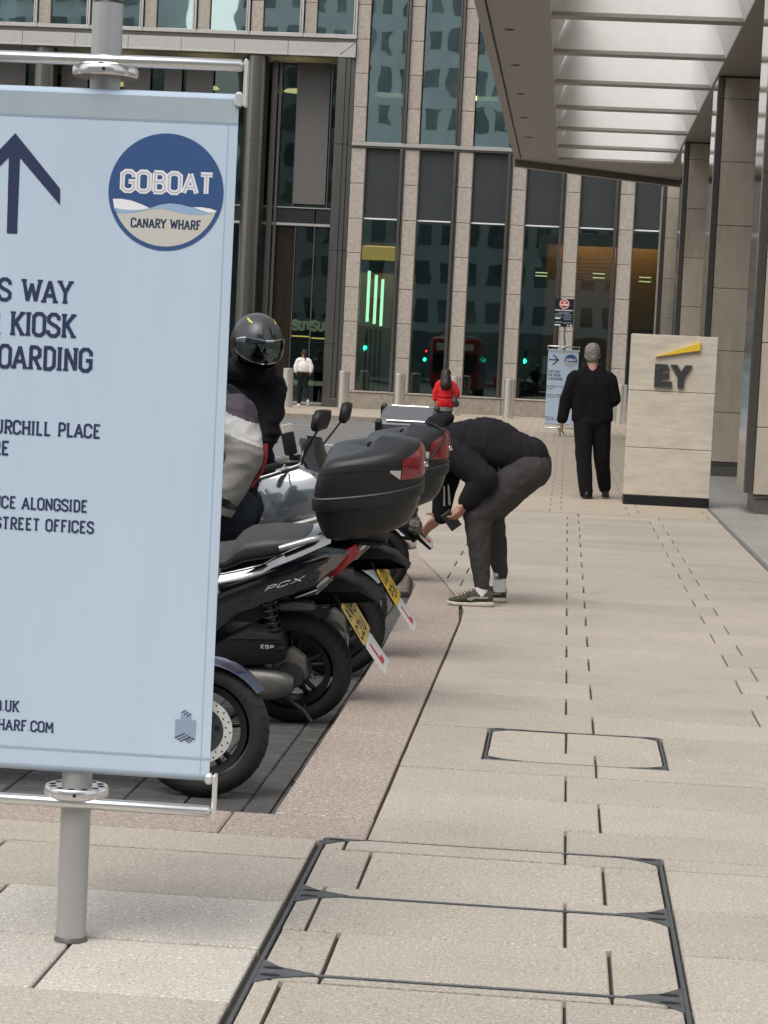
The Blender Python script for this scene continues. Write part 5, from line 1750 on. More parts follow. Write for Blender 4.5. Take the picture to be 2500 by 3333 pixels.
for s in (1, -1):
    MB().cyl((1.40, s * .10, .285), (1.08, s * .10, .98), .024, n=12).build('fork_leg', 'engine_grey', t, 40)
    MB().cyl((.98, s * .26, 1.03), (.93, s * .38, 1.02), .018, n=10).build('grip', 'black_matt', t, 40)
MB().tube([(.95, .30, 1.03), (1.04, .15, 1.02), (1.04, -.15, 1.02), (.95, -.30, 1.03)], .012, 8).build('handlebar', 'black_matt', t, 40)
MB().ell((1.16, 0, .88), (.11, .10, .11)).build('headlight', 'black_gloss', t, 60)
MB().prism([(-.15, .60), (-.24, .60), (-.42, .37), (-.40, .355), (-.28, .45)], -.035, .035, .006).build('plate_arm', 'black_matt', t, 40)
plate(t, (-.325, .475), (-.418, .385), .085, 'learner_plate', 'plate_white', None, 'l_red', .06, holder=True)
blob('plate_cover', [('e', (-1.02, 15.42, .44), (.055, .07, .05)), ('e', (-.985, 15.40, .40), (.045, .07, .05)), ('e', (-1.04, 15.44, .48), (.04, .05, .05)), ('e', (-.97, 15.43, .37), (.035, .05, .035))], 'pattern', t, 0.008, 3, wrinkle=0.012, wscale=22)
MB().loft([(-.30, .30, .40, .05, -.17), (-.25, .29, .41, .06, -.17), (.20, .27, .38, .055, -.16)], 14).build('silencer', 'chrome', t, 40)
# metal case
x0, x1, hw, z0, z1 = -.40, -.04, .215, .98, 1.30
MB().box(x0, x1, -hw, hw, z0, z1 - .085, .02).build('case_body', 'alu_box', t)
MB().box(x0 - .004, x1 + .004, -hw - .004, hw + .004, z1 - .08, z1, .022).build('case_lid', 'alu_box', t)
for y in (-hw + .01, hw - .01):
    MB().box(x0 + .05, x1 - .05, y - .008, y + .008, z1 - .004, z1 + .007, .003).build('lid_strip', 'alu_bright', t)
for xx in (x0, x1):
    for y in (-hw, hw):
        MB().box(xx - .022, xx + .022, y - .03, y + .03, z1 - .10, z1 + .008, .012).build('corner_guard', 'black_matt', t)
        MB().box(xx - .018, xx + .018, y - .022, y + .022, z0, z1 - .11, .010).build('corner_guard', 'black_matt', t)
        sx = 1 if xx == x0 else -1
        MB().cyl((xx + sx * .035, y * .86, z1), (xx + sx * .035, y * .86, z1 + .006), .009, n=10).build('rivet', 'chrome', t, 40)
MB().box(x0 - .02, x0 - .004, -.04, .04, z1 - .15, z1 - .06, .006).build('latch', 'chrome', t)
MB().box(-.42, .05, -.12, .12, .93, .975, .008).build('rack_plate', 'black_matt', t)
MB().ell((-.10, .10, .905), (.07, .05, .035)).build('indicator', 'alu_bright', t, 60)

# ------------------------------------------------------------------ people
def V(*a): return Vector(a)
def head_frame(c, fwd, up=(0, 0, 1)):
    f = Vector(fwd).normalized()
    l = Vector(up).cross(f).normalized()
    u = f.cross(l)
    return Matrix(((f.x, l.x, u.x, c[0]), (f.y, l.y, u.y, c[1]), (f.z, l.z, u.z, c[2]), (0, 0, 0, 1)))

def head_prims(Mf, s=1.0):
    """skull, jaw, nose, brow, ears in a frame with x forward"""
    q = Mf.to_euler()
    P = lambda x, y, z: tuple(Mf @ Vector((x * s, y * s, z * s)))
    pr = [('e', P(-.005, 0, .025), (.098 * s, .077 * s, .098 * s), q), ('e', P(.025, 0, -.045), (.068 * s, .060 * s, .075 * s), q),
          ('c', P(.088, 0, .01), .011 * s, P(.106, 0, -.022), .014 * s), ('e', P(.082, 0, -.066), (.014 * s, .026 * s, .010 * s), q),
          ('c', P(.078, -.035, .038), .012 * s, P(.078, .035, .038), .012 * s)]
    for sd in (-1, 1):
        pr.append(('e', P(-.005, sd * .080, -.005), (.020 * s, .010 * s, .030 * s), q))
    return pr

def face_bits(root, Mf, s=1.0):
    inv = rel(root)
    for sd in (-1, 1):
        mb = MB(inv)
        mb.ell(tuple(Mf @ Vector((.080 * s, sd * .032 * s, .012 * s))), (.011 * s,) * 3, 10, 8)
        mb.build('eye', 'shoe_black', root, 60)
    mb = MB(inv)
    mb.ell(tuple(Mf @ Vector((.092 * s, 0, -.062 * s))), (.005 * s, .020 * s, .005 * s), 10, 6, Mf.to_euler())
    mb.build('mouth', 'jacket_red', root, 60)

def hand_prims(wrist, knuck, side, curl, thumb, r=.0095, bend=(0, 0, -1)):
    """palm plus five jointed fingers; side: unit vector across the palm towards the thumb; bend: direction the fingers curl to"""
    w, k, sd, bd = Vector(wrist), Vector(knuck), Vector(side).normalized(), Vector(bend).normalized()
    f = (k - w).normalized()
    pr = []
    for i, off in enumerate((-.030, -.010, .010, .030)):
        base = k + sd * off
        pr.append(('c', tuple(w + sd * off * .55), .015, tuple(base), .0125))
        ln = (.062, .078, .082, .072)[i]
        d1 = (f * math.cos(curl * .5) + bd * math.sin(curl * .5)).normalized()
        d2 = (f * math.cos(curl * 1.3) + bd * math.sin(curl * 1.3)).normalized()
        m = base + d1 * ln * .5
        pr.append(('c', tuple(base), r * 1.1, tuple(m), r))
        pr.append(('c', tuple(m), r, tuple(m + d2 * ln * .5), r * .8))
    tb = w + (k - w) * .35 + sd * .032
    tm = tb + Vector(thumb).normalized() * .038
    pr.append(('c', tuple(w + sd * .01), .016, tuple(tb), .014))
    pr.append(('c', tuple(tb), .013, tuple(tm), .0105))
    pr.append(('c', tuple(tm), .0105, tuple(tm + (Vector(thumb).normalized() * .7 + f * .5).normalized() * .03), .008))
    return pr

def shoe(root, heel, ang, L, m_up, m_sole, h=.10, wid=.048, lace=False, pitch=0):
    """shoe from heel point along direction ang (radians from +x)"""
    Mx = rel(root) @ Matrix.Translation(heel) @ Matrix.Rotation(ang, 4, 'Z') @ Matrix.Rotation(pitch, 4, 'Y')
    k = L / .29
    so = MB(Mx)
    so.loft([(-.005 * k, .008, .030, wid * .55), (.012 * k, .002, .034, wid * .82), (.08 * k, .0, .032, wid * .86), (.15 * k, .0, .026, wid * .95), (.22 * k, .0, .025, wid * 1.0), (.265 * k, .004, .028, wid * .8), (.287 * k, .012, .030, wid * .4)], 18, 4)
    s = so.build('shoe_sole', m_sole, root, 50)
    up = MB(Mx)
    up.loft([(.0, .028, h * .88, wid * .50), (.015 * k, .026, h, wid * .70), (.05 * k, .026, h * .93, wid * .78), (.09 * k, .024, h * .95, wid * .80), (.12 * k, .022, h * .98, wid * .82), (.16 * k, .022, h * .76, wid * .90), (.20 * k, .022, h * .60, wid * .94), (.24 * k, .024, h * .50, wid * .84), (.27 * k, .026, h * .42, wid * .55), (.278 * k, .028, h * .36, wid * .3)], 20, 2.4)
    u = up.build('shoe_upper', m_up, root, 60)
    if lace:
        mb = MB(Mx)
        for i in range(5):
            x = .125 + .020 * i
            z = h * (.99 - .085 * i)
            mb.tube([(x * k, -.026, z - .006), (x * k + .008, 0, z + .005), (x * k, .026, z - .006)], .004, 6)
        mb.tube([(.15 * k, .02, h * .86), (.155 * k, .045, h * .78), (.17 * k, .050, h * .55)], .0035, 6)
        mb.tube([(.15 * k, -.02, h * .86), (.155 * k, -.045, h * .78), (.17 * k, -.050, h * .55)], .0035, 6)
        mb.build('lace', 'olive_lace', u, 50)
        for sd in (-1, 1):
            mb = MB(Mx)
            pts = [(.03 * k, .060), (.07 * k, .056), (.11 * k, .056), (.135 * k, .040), (.165 * k, .046), (.155 * k, .062), (.12 * k, .070), (.07 * k, .070), (.03 * k, .074)]
            mb.add([(x, sd * (wid * (.80 + .14 * min(1, x / .2)) + .0035) * (1.0), z * .92) for x, z in pts], [tuple(range(len(pts)))])
            mb.build('side_stripe', 'stripe_grey', u)
    return u

# --- the man bending over the motorcycle
MAN = thing('person', 'man in dark hooded sweatshirt, grey joggers and olive trainers bending over a motorcycle', 'person', (-0.47, 14.3, 0))
fr = head_frame((-.865, 14.30, .915), (-.45, -.05, -.89), (-.89, 0, .45))
blob('body', head_prims(fr) + [('c', (-.83, 14.3, .95), .055, (-.70, 14.3, 1.0), .07),
     ('c', (-.66, 14.3, .98), .13, (-.26, 14.3, .93), .125), ('c', (-.25, 14.22, .86), .11, (-.52, 14.16, .56), .06), ('c', (-.25, 14.38, .86), .11, (-.45, 14.44, .57), .06),
     ('c', (-.51, 14.16, .56), .044, (-.467, 14.17, .09), .027), ('c', (-.44, 14.44, .57), .044, (-.365, 14.46, .10), .026),
     ('c', (-.66, 14.14, .94), .055, (-.47, 14.08, .80), .045), ('c', (-.47, 14.08, .80), .043, (-.59, 14.085, .645), .030),
     ('c', (-.70, 14.46, .93), .055, (-.745, 14.49, .72), .045), ('c', (-.745, 14.49, .72), .043, (-.757, 14.47, .52), .030)]
     + hand_prims((-.59, 14.085, .64), (-.632, 14.07, .575), (-.35, -.75, .25), 1.15, (-.9, .1, -.5), bend=(-.75, .65, -.1))
     + hand_prims((-.757, 14.47, .52), (-.818, 14.455, .478), (-.25, -.55, .8), 0.9, (-.9, .05, .35), bend=(-.35, .1, -.93)), 'skin', MAN, 0.007, 3)
face_bits(MAN, fr)
blob('hair', [('e', tuple(fr @ Vector((-.02, 0, .045))), (.092, .083, .085), fr.to_euler())], 'hair_brown', MAN, .010, 3)
hd = blob('sweatshirt', [('c', (-.645, 14.24, .995), .145, (-.30, 14.24, .965), .125), ('c', (-.645, 14.36, .995), .145, (-.30, 14.36, .965), .125),
      ('e', (-.50, 14.3, 1.005), (.24, .20, .165)), ('c', (-.30, 14.24, .965), .120, (-.215, 14.24, .955), .108), ('c', (-.30, 14.36, .965), .120, (-.215, 14.36, .955), .108),
      ('e', (-.40, 14.3, .925), (.15, .17, .10)),
      ('c', (-.68, 14.15, .945), .092, (-.485, 14.07, .805), .078), ('c', (-.485, 14.07, .805), .076, (-.565, 14.08, .685), .052), ('c', (-.565, 14.08, .685), .046, (-.583, 14.083, .662), .043),
      ('c', (-.71, 14.45, .935), .090, (-.748, 14.49, .72), .072), ('c', (-.748, 14.49, .72), .070, (-.757, 14.47, .565), .052), ('c', (-.757, 14.47, .565), .048, (-.758, 14.47, .535), .045),
      ('e', (-.735, 14.3, 1.02), (.085, .13, .095)),
      ('e', (-.80, 14.3, 1.115), (.095, .125, .060), Euler((0, R(-35), 0))), ('e', (-.845, 14.3, 1.02), (.060, .11, .060)), ('e', (-.765, 14.3, 1.15), (.060, .10, .032), Euler((0, R(-25), 0)))],
     'hoodie', MAN, 0.008, 5, wrinkle=0.006, wscale=8, stretch=(1.9, .8, .5), inflate=.012)
blob('joggers', [('e', (-.205, 14.3, .895), (.125, .185, .135)), ('c', (-.24, 14.24, .93), .105, (-.20, 14.24, .88), .125), ('c', (-.24, 14.36, .93), .105, (-.20, 14.36, .88), .125),
      ('c', (-.235, 14.22, .86), .132, (-.515, 14.155, .575), .084), ('c', (-.515, 14.155, .575), .082, (-.495, 14.16, .38), .064), ('c', (-.495, 14.16, .38), .064, (-.470, 14.17, .165), .043), ('c', (-.472, 14.17, .165), .040, (-.466, 14.17, .130), .037),
      ('c', (-.235, 14.38, .86), .130, (-.445, 14.44, .58), .082), ('c', (-.445, 14.44, .58), .080, (-.40, 14.45, .38), .062), ('c', (-.40, 14.45, .38), .062, (-.365, 14.46, .21), .043), ('c', (-.366, 14.46, .21), .040, (-.363, 14.46, .18), .037)],
     'joggers', MAN, 0.008, 5, wrinkle=0.0042, wscale=8, stretch=(1.1, .7, 1.2), inflate=.010)
inv = rel(MAN)
MB(inv).tube([(-.435, 14.085, .868), (-.455, 14.075, .835), (-.440, 14.075, .805), (-.415, 14.08, .79), (-.40, 14.08, .785)], .0045, 6).build('drawstring', 'stripe_grey', MAN, 50)
MB(inv).tube([(-.40, 14.085, .875), (-.385, 14.075, .85), (-.395, 14.078, .815)], .004, 6).build('drawstring', 'joggers', MAN, 50)
for (a, b) in (((-.466, 14.17, .065), (-.470, 14.17, .20)), ((-.362, 14.46, .07), (-.368, 14.46, .25))):
    MB(inv).cyl(a, b, .043, .040, n=16).build('sock', 'sock', MAN, 60)
mb = MB(inv)
text(mb, 'LAST', -.396, .150, .026, lambda x, z, l: (x, 14.46 - math.sqrt(max(0, .0425 ** 2 - (x + .363) ** 2)) - .001 - l, z), t=.2, width=.05, serif=False)
mb.build('sock_lettering', 'shoe_black', MAN)
shoe(MAN, (-.393, 14.17, 0), R(183), .29, 'olive', 'sole', h=.105, lace=True)
shoe(MAN, (-.318, 14.47, 0), R(176), .28, 'olive', 'sole', h=.105, lace=True)
o = MB(rel(thing('smartphone', 'black phone held in the hand of the bending man', 'phone', (-.675, 14.09, .53))) @ Matrix.Translation((-.675, 14.09, .535)) @ Matrix.Rotation(R(-38), 4, 'Y') @ Matrix.Rotation(R(15), 4, 'X')).box(-.038, .038, -.005, .005, -.062, .062, .004)
ph = [q for q in bpy.data.objects if q.name.startswith('smartphone')][0]
o.build('phone_body', 'shoe_black', ph)

# --- grey haired man walking away
GM = thing('person', 'grey haired man in black wool jacket walking away past the stone sign', 'person', (0.33, 26.95, 0))
fr = head_frame((.275, 26.94, 1.685), (.12, 1, -.05))
blob('body', head_prims(fr, 1.08) + [('c', (.28, 26.92, 1.62), .062, (.285, 26.9, 1.48), .075), ('e', (.295, 26.9, 1.2), (.17, .11, .30)), ('c', (.21, 26.9, .88), .09, (.29, 26.88, .1), .045), ('c', (.42, 26.95, .88), .09, (.505, 27.15, .12), .045),
     ('c', (.07, 26.9, 1.40), .05, (-.01, 26.92, 1.15), .045), ('c', (-.01, 26.92, 1.15), .042, (-.045, 26.9, .88), .032), ('c', (.50, 26.9, 1.40), .05, (.565, 26.9, 1.17), .045), ('c', (.565, 26.9, 1.17), .042, (.45, 27.12, 1.12), .032)]
     + hand_prims((-.045, 26.9, .89), (-.045, 26.91, .81), (0.2, 1, 0), .6, (.1, .6, -.6), bend=(1, 0, -.2)) + hand_prims((.45, 27.12, 1.12), (.40, 27.19, 1.11), (0, .1, 1), .8, (-.3, .5, .6), bend=(-1, -.2, 0)), 'skin', GM, .011, 3)
face_bits(GM, fr, 1.08)
blob('hair', [('e', tuple(fr @ Vector((-.022, 0, .048))), (.100, .088, .100), fr.to_euler()), ('e', tuple(fr @ Vector((-.050, 0, -.015))), (.066, .075, .075), fr.to_euler())], 'hair_grey', GM, .012, 3, wrinkle=.006, wscale=30)
blob('jacket', [('c', (.09, 26.9, 1.415), .090, (.47, 26.9, 1.415), .090), ('c', (.19, 26.9, 1.475), .075, (.38, 26.9, 1.475), .075), ('e', (.285, 26.9, 1.27), (.225, .145, .26)),
      ('c', (.195, 26.9, 1.33), .125, (.185, 26.9, .965), .118), ('c', (.40, 26.9, 1.33), .125, (.435, 26.9, .975), .118), ('c', (.30, 26.9, 1.33), .14, (.31, 26.9, .955), .135),
      ('c', (.075, 26.9, 1.40), .088, (-.005, 26.92, 1.15), .076), ('c', (-.005, 26.92, 1.15), .074, (-.042, 26.9, .925), .060), ('c', (.49, 26.9, 1.40), .088, (.555, 26.9, 1.18), .076), ('c', (.555, 26.9, 1.18), .074, (.46, 27.08, 1.13), .058),
      ('c', (.23, 26.91, 1.525), .052, (.335, 26.91, 1.525), .052)], 'wool_black', GM, .011, 5, wrinkle=.0035, wscale=7, stretch=(1.4, 1, .6))
blob('trousers', [('c', (.21, 26.9, .93), .115, (.235, 26.88, .47), .092), ('c', (.235, 26.88, .47), .090, (.285, 26.86, .075), .074), ('c', (.415, 26.92, .93), .115, (.45, 26.99, .48), .092), ('c', (.45, 26.99, .48), .090, (.505, 27.12, .135), .070), ('e', (.31, 26.9, .93), (.20, .13, .12))],
     'trouser_black', GM, .014, 4, wrinkle=.004, wscale=6, stretch=(1.2, 1, .9))
shoe(GM, (.285, 26.78, 0), R(80), .29, 'shoe_black', 'shoe_black', h=.09)
shoe(GM, (.51, 27.06, .03), R(86), .29, 'shoe_black', 'shoe_black', h=.09, pitch=R(6))

# --- woman in white blouse by the doors
WW = thing('person', 'woman in white blouse and black trousers walking past the office doors', 'person', (-8.1, 69.5, 0))
fr = head_frame((-8.10, 69.5, 1.62), (-.35, 1, 0))
blob('body', head_prims(fr, .98) + [('c', (-8.1, 69.5, 1.57), .045, (-8.1, 69.5, 1.45), .055), ('e', (-8.1, 69.5, 1.25), (.15, .10, .22)), ('c', (-8.15, 69.5, .95), .08, (-8.19, 69.5, .08), .04), ('c', (-8.03, 69.5, .95), .08, (-8.0, 69.45, .52), .055), ('c', (-8.0, 69.45, .52), .055, (-7.88, 69.1, .22), .04),
      ('c', (-8.28, 69.5, 1.4), .04, (-8.33, 69.5, 1.1), .035), ('c', (-7.92, 69.5, 1.4), .04, (-7.86, 69.5, 1.1), .035)] + hand_prims((-8.33, 69.5, 1.04), (-8.31, 69.55, .98), (0, 1, 0), .6, (.3, .5, -.5)) + hand_prims((-7.86, 69.5, 1.06), (-7.88, 69.5, .99), (0, 1, 0), .6, (-.3, .5, -.5)), 'skin', WW, .014, 3)
face_bits(WW, fr, .98)
blob('hair', [('e', tuple(fr @ Vector((-.02, 0, .035))), (.095, .085, .095), fr.to_euler()), ('c', tuple(fr @ Vector((-.09, 0, .0))), .035, (-8.04, 69.42, 1.40), .018)], 'hair_brown', WW, .014, 3)
blob('blouse', [('c', (-8.22, 69.5, 1.41), .075, (-7.98, 69.5, 1.41), .075), ('e', (-8.1, 69.5, 1.22), (.17, .12, .22)), ('c', (-8.16, 69.5, 1.12), .10, (-8.04, 69.5, 1.12), .10), ('c', (-8.27, 69.5, 1.39), .068, (-8.33, 69.5, 1.20), .07), ('c', (-8.33, 69.5, 1.20), .07, (-8.33, 69.5, 1.07), .06), ('c', (-7.93, 69.5, 1.39), .068, (-7.86, 69.5, 1.20), .07), ('c', (-7.86, 69.5, 1.20), .07, (-7.87, 69.5, 1.08), .055)], 'blouse', WW, .016, 3, wrinkle=.003)
blob('trousers', [('e', (-8.1, 69.5, .96), (.16, .13, .13)), ('c', (-8.16, 69.5, .92), .105, (-8.19, 69.5, .12), .065), ('c', (-8.03, 69.5, .92), .105, (-8.0, 69.45, .52), .08), ('c', (-8.0, 69.45, .52), .08, (-7.90, 69.12, .26), .06)], 'trouser_black', WW, .016, 3)
shoe(WW, (-8.17, 69.42, 0), R(110), .25, 'blouse', 'blouse', h=.08, wid=.042)
shoe(WW, (-7.86, 69.02, .16), R(95), .25, 'blouse', 'blouse', h=.08, wid=.042, pitch=R(50))

# --- woman in red jacket on the road
RW = thing('person', 'long haired woman in red jacket with a bag, seen from behind near the bollards', 'person', (-2.65, 50.0, -.125))
z0 = -.125
fr = head_frame((-2.67, 50.0, 1.27), (.05, 1, -.05))
blob('body', head_prims(fr, .95) + [('c', (-2.67, 50, 1.22), .045, (-2.66, 50, 1.10), .055), ('e', (-2.65, 50, .90), (.15, .10, .22)), ('c', (-2.72, 50, .60), .085, (-2.72, 50, .0), .04), ('c', (-2.58, 50, .60), .085, (-2.57, 50.1, .0), .04), ('c', (-2.83, 50, 1.05), .04, (-2.88, 50, .72), .035), ('c', (-2.48, 50, 1.05), .04, (-2.42, 50, .80), .035)]
     + hand_prims((-2.88, 50, .70), (-2.88, 50.02, .63), (0, 1, 0), .6, (.3, .5, -.5)) + hand_prims((-2.42, 50.0, .78), (-2.44, 50.08, .76), (0, 0, 1), .6, (.3, .5, .5)), 'skin', RW, .013, 3)
face_bits(RW, fr, .95)
blob('hair', [('e', tuple(fr @ Vector((-.015, 0, .035))), (.110, .105, .100), fr.to_euler()), ('c', (-2.67, 49.93, 1.24), .105, (-2.66, 49.89, 1.06), .125), ('c', (-2.70, 49.90, 1.06), .06, (-2.71, 49.89, .98), .045), ('c', (-2.62, 49.90, 1.06), .06, (-2.61, 49.89, .98), .045)], 'hair_brown', RW, .013, 3, wrinkle=.006, wscale=25, stretch=(2, 1, .3))
blob('red_jacket', [('c', (-2.78, 50, 1.06), .085, (-2.54, 50, 1.06), .085), ('e', (-2.66, 50, .92), (.185, .135, .22)), ('e', (-2.65, 50, .70), (.185, .15, .18)), ('c', (-2.74, 50, .62), .105, (-2.56, 50, .62), .105), ('c', (-2.82, 50, 1.04), .072, (-2.88, 50, .88), .068), ('c', (-2.88, 50, .88), .068, (-2.885, 50, .74), .055), ('c', (-2.49, 50, 1.04), .072, (-2.41, 50, .88), .068), ('c', (-2.41, 50, .88), .068, (-2.42, 50.0, .80), .055)], 'red_coat', RW, .013, 3, wrinkle=.004, wscale=7)
inv = rel(RW)
MB(inv).lathe([(.0, .47), (.175, .47), (.165, .56), (.0, .56)], 'z', 24, (-2.65, 50, 0)).build('skirt', 'pattern', RW, 60)
blob('leggings', [('c', (-2.72, 50, .55), .09, (-2.72, 50, .0), .05), ('c', (-2.58, 50, .55), .09, (-2.57, 50.08, .0), .05)], 'trouser_black', RW, .014, 3)
MB(inv).box(-2.83, -2.83 + .30, 49.82, 49.9, .986, .990).build('belt_fold', 'red_coat', RW) if False else None
MB(inv).cyl((-2.66, 50, .79), (-2.66, 50, .825), .178, n=24).build('belt', 'red_coat', RW, 60)
for x in (-2.72, -2.57):
    shoe(RW, (x, 49.92, z0), R(90), .24, 'shoe_black', 'shoe_black', h=.08, wid=.04)
bg_ = thing('shoulder_bag', 'brown shoulder bag at the hip of the woman in red', 'bag', (-2.43, 49.95, .75))
blob('bag_body', [('c', (-2.45, 49.92, .70), .065, (-2.42, 49.96, .64), .075), ('c', (-2.47, 49.93, .80), .045, (-2.44, 49.93, .70), .06)], 'bag', bg_, .012, 3)
MB(rel(bg_)).tube([(-2.52, 50.0, 1.15), (-2.50, 49.88, 1.0), (-2.46, 49.88, .82), (-2.45, 49.90, .74)], .012, 6).build('strap', 'bag', bg_, 40)

# --- helmets
def helmet(root, c, fwd, s=1.0, vis_up=10):
    Mf = rel(root) @ head_frame(c, fwd)
    hr = Vector((.152, .128, .150)) * s
    def sp(yaw, pit, k=1.0, kz=1.0):
        a, b = R(yaw), R(pit)
        return tuple(Mf @ Vector((hr.x * k * math.cos(b) * math.cos(a), hr.y * k * math.cos(b) * math.sin(a), hr.z * k * kz * math.sin(b))))
    def patch(name, m, y0, y1, p0, p1, k, ny=20, np_=10, par=None, th=0.0):
        mb = MB()
        g0 = p0 if callable(p0) else (lambda t: p0)
        g1 = p1 if callable(p1) else (lambda t: p1)
        for kk in ((k, k - th) if th else (k,)):
            vs = []
            for i in range(ny + 1):
                t_ = i / ny
                y = y0 + (y1 - y0) * t_
                for j in range(np_ + 1):
                    vs.append(sp(y, g0(t_) + (g1(t_) - g0(t_)) * j / np_, kk))
            mb.add(vs, [(i * (np_ + 1) + j, i * (np_ + 1) + j + 1, (i + 1) * (np_ + 1) + j + 1, (i + 1) * (np_ + 1) + j) for i in range(ny) for j in range(np_)])
        return mb.build(name, m, par or root, 70)
    # closed shell: whole ellipsoid above, cut away at the face opening
    mb = MB()
    ny, np_ = 56, 26
    vs, fs = [], []
    for i in range(ny):
        for j in range(np_ + 1):
            vs.append(sp(-180 + 360 * i / ny, -62 + 152 * j / np_, 1.0))
    for i in range(ny):
        for j in range(np_):
            y = -180 + 360 * (i + .5) / ny
            p = -62 + 152 * (j + .5) / np_
            if abs(y) < 66 and -30 < p < 22:
                continue
            i2 = (i + 1) % ny
            fs.append((i * (np_ + 1) + j, i * (np_ + 1) + j + 1, i2 * (np_ + 1) + j + 1, i2 * (np_ + 1) + j))
    mb.add(vs, fs)
    sh = mb.build('shell', 'helmet', root, 60)
    MB(Mf).ell((-.01, 0, -.005), (hr.x * .93, hr.y * .93, hr.z * .95), 24, 16).build('lining', 'helmet_black', root, 60)
    patch('edge_trim', 'helmet_black', -68, 68, lambda t: -33, lambda t: -29, 1.02, par=sh)
    patch('visor', visor, -74, 74, lambda t: -17 + 10 * (2 * t - 1) ** 2 + vis_up * .3, lambda t: 27 - 16 * (2 * t - 1) ** 4 + vis_up * .3, 1.055, 30, 8, th=.012)
    patch('visor_rim', 'chrome', -74, 74, lambda t: 26.5 - 16 * (2 * t - 1) ** 4 + vis_up * .3, lambda t: 28 - 16 * (2 * t - 1) ** 4 + vis_up * .3, 1.058, 30, 1)
    patch('visor_rim', 'chrome', -74, 74, lambda t: -18 + 10 * (2 * t - 1) ** 2 + vis_up * .3, lambda t: -16.6 + 10 * (2 * t - 1) ** 2 + vis_up * .3, 1.058, 30, 1)
    patch('chin_bar', 'helmet_black', -80, 80, -62, -33, 1.03, 24, 4)
    for sd in (-1, 1):
        patch('vent', 'helmet_black', sd * 12, sd * 30, 36, 52, 1.03, 6, 4)
        patch('vent_scoop', 'helmet', sd * 15, sd * 27, 40, 62, 1.05, 5, 4)
        patch('yellow_flash', 'hi_vis', sd * 60, sd * 100, 56, 60, 1.012, 8, 1)
        mb = MB()
        mb.cyl(sp(sd * 80, 4, 1.0), sp(sd * 80, 4, 1.08), .022 * s, n=16)
        mb.build('visor_pivot', 'helmet_black', sh, 40)
        mb = MB()
        pts = [sp(sd * 22 + d, p, .985) for d, p in ((-9, 2), (9, 4), (9, 8), (-9, 6))]
        mb.add(pts, [(0, 1, 2, 3)])
        mb.build('reflection_tab', 'hi_vis', sh)

# --- helmeted rider in black, standing behind the grey scooter
HR_ = thing('person', 'person in black coat and grey full face helmet looking down behind the scooters', 'person', (-1.82, 12.9, -.125))
hc = (-1.745, 12.66, 1.565)
hf = (.42, -.80, -.42)
fr = head_frame((hc[0] + .01, hc[1], hc[2] - .02), hf)
blob('body', head_prims(fr, .98) + [('c', (-1.76, 12.76, 1.52), .06, (-1.82, 12.9, 1.38), .07), ('e', (-1.82, 12.9, 1.10), (.18, .12, .30)), ('c', (-1.92, 12.9, .8), .09, (-1.92, 12.9, -.08), .045), ('c', (-1.72, 12.9, .8), .09, (-1.70, 12.9, -.08), .045),
      ('c', (-2.02, 12.88, 1.33), .05, (-2.03, 12.75, 1.06), .042), ('c', (-2.03, 12.75, 1.06), .04, (-1.90, 12.60, .98), .032), ('c', (-1.68, 12.88, 1.29), .05, (-1.68, 12.78, 1.06), .042), ('c', (-1.68, 12.78, 1.06), .04, (-1.72, 12.62, .98), .032)]
     + hand_prims((-1.90, 12.60, .98), (-1.85, 12.55, .96), (0, -.3, 1), .7, (.4, -.4, .6)) + hand_prims((-1.72, 12.62, .98), (-1.77, 12.56, .96), (0, -.3, 1), .7, (-.4, -.4, .6)), 'skin_dark', HR_, .011, 3)
blob('coat', [('c', (-2.0, 12.9, 1.31), .105, (-1.71, 12.9, 1.31), .105), ('e', (-1.84, 12.88, 1.12), (.20, .16, .30)), ('e', (-1.84, 12.9, .82), (.20, .16, .28)), ('c', (-1.95, 12.9, .62), .11, (-1.74, 12.9, .62), .11),
      ('c', (-2.02, 12.88, 1.32), .10, (-2.03, 12.74, 1.06), .085), ('c', (-2.03, 12.74, 1.06), .08, (-1.91, 12.61, .99), .06), ('c', (-1.68, 12.88, 1.29), .085, (-1.68, 12.78, 1.06), .07), ('c', (-1.68, 12.78, 1.06), .07, (-1.73, 12.65, .99), .055),
      ('e', (-1.80, 12.80, 1.41), (.150, .14, .08)), ('e', (-1.85, 12.86, 1.38), (.16, .14, .09))], 'coat_black', HR_, .013, 4, wrinkle=.011, wscale=8, stretch=(.7, .7, 1.7), inflate=.012)
blob('trousers', [('c', (-1.92, 12.9, .6), .105, (-1.92, 12.9, -.04), .075), ('c', (-1.72, 12.9, .6), .105, (-1.70, 12.9, -.04), .075)], 'trouser_black', HR_, .016, 3)
for x in (-1.92, -1.70):
    shoe(HR_, (x, 12.98, -.12), R(-85), .29, 'shoe_black', 'shoe_black', h=.11)
HM = thing('motorcycle_helmet', 'matt grey full face helmet with clear visor and yellow flash worn by the rider', 'helmet', hc)
helmet(HM, hc, hf, 1.13)

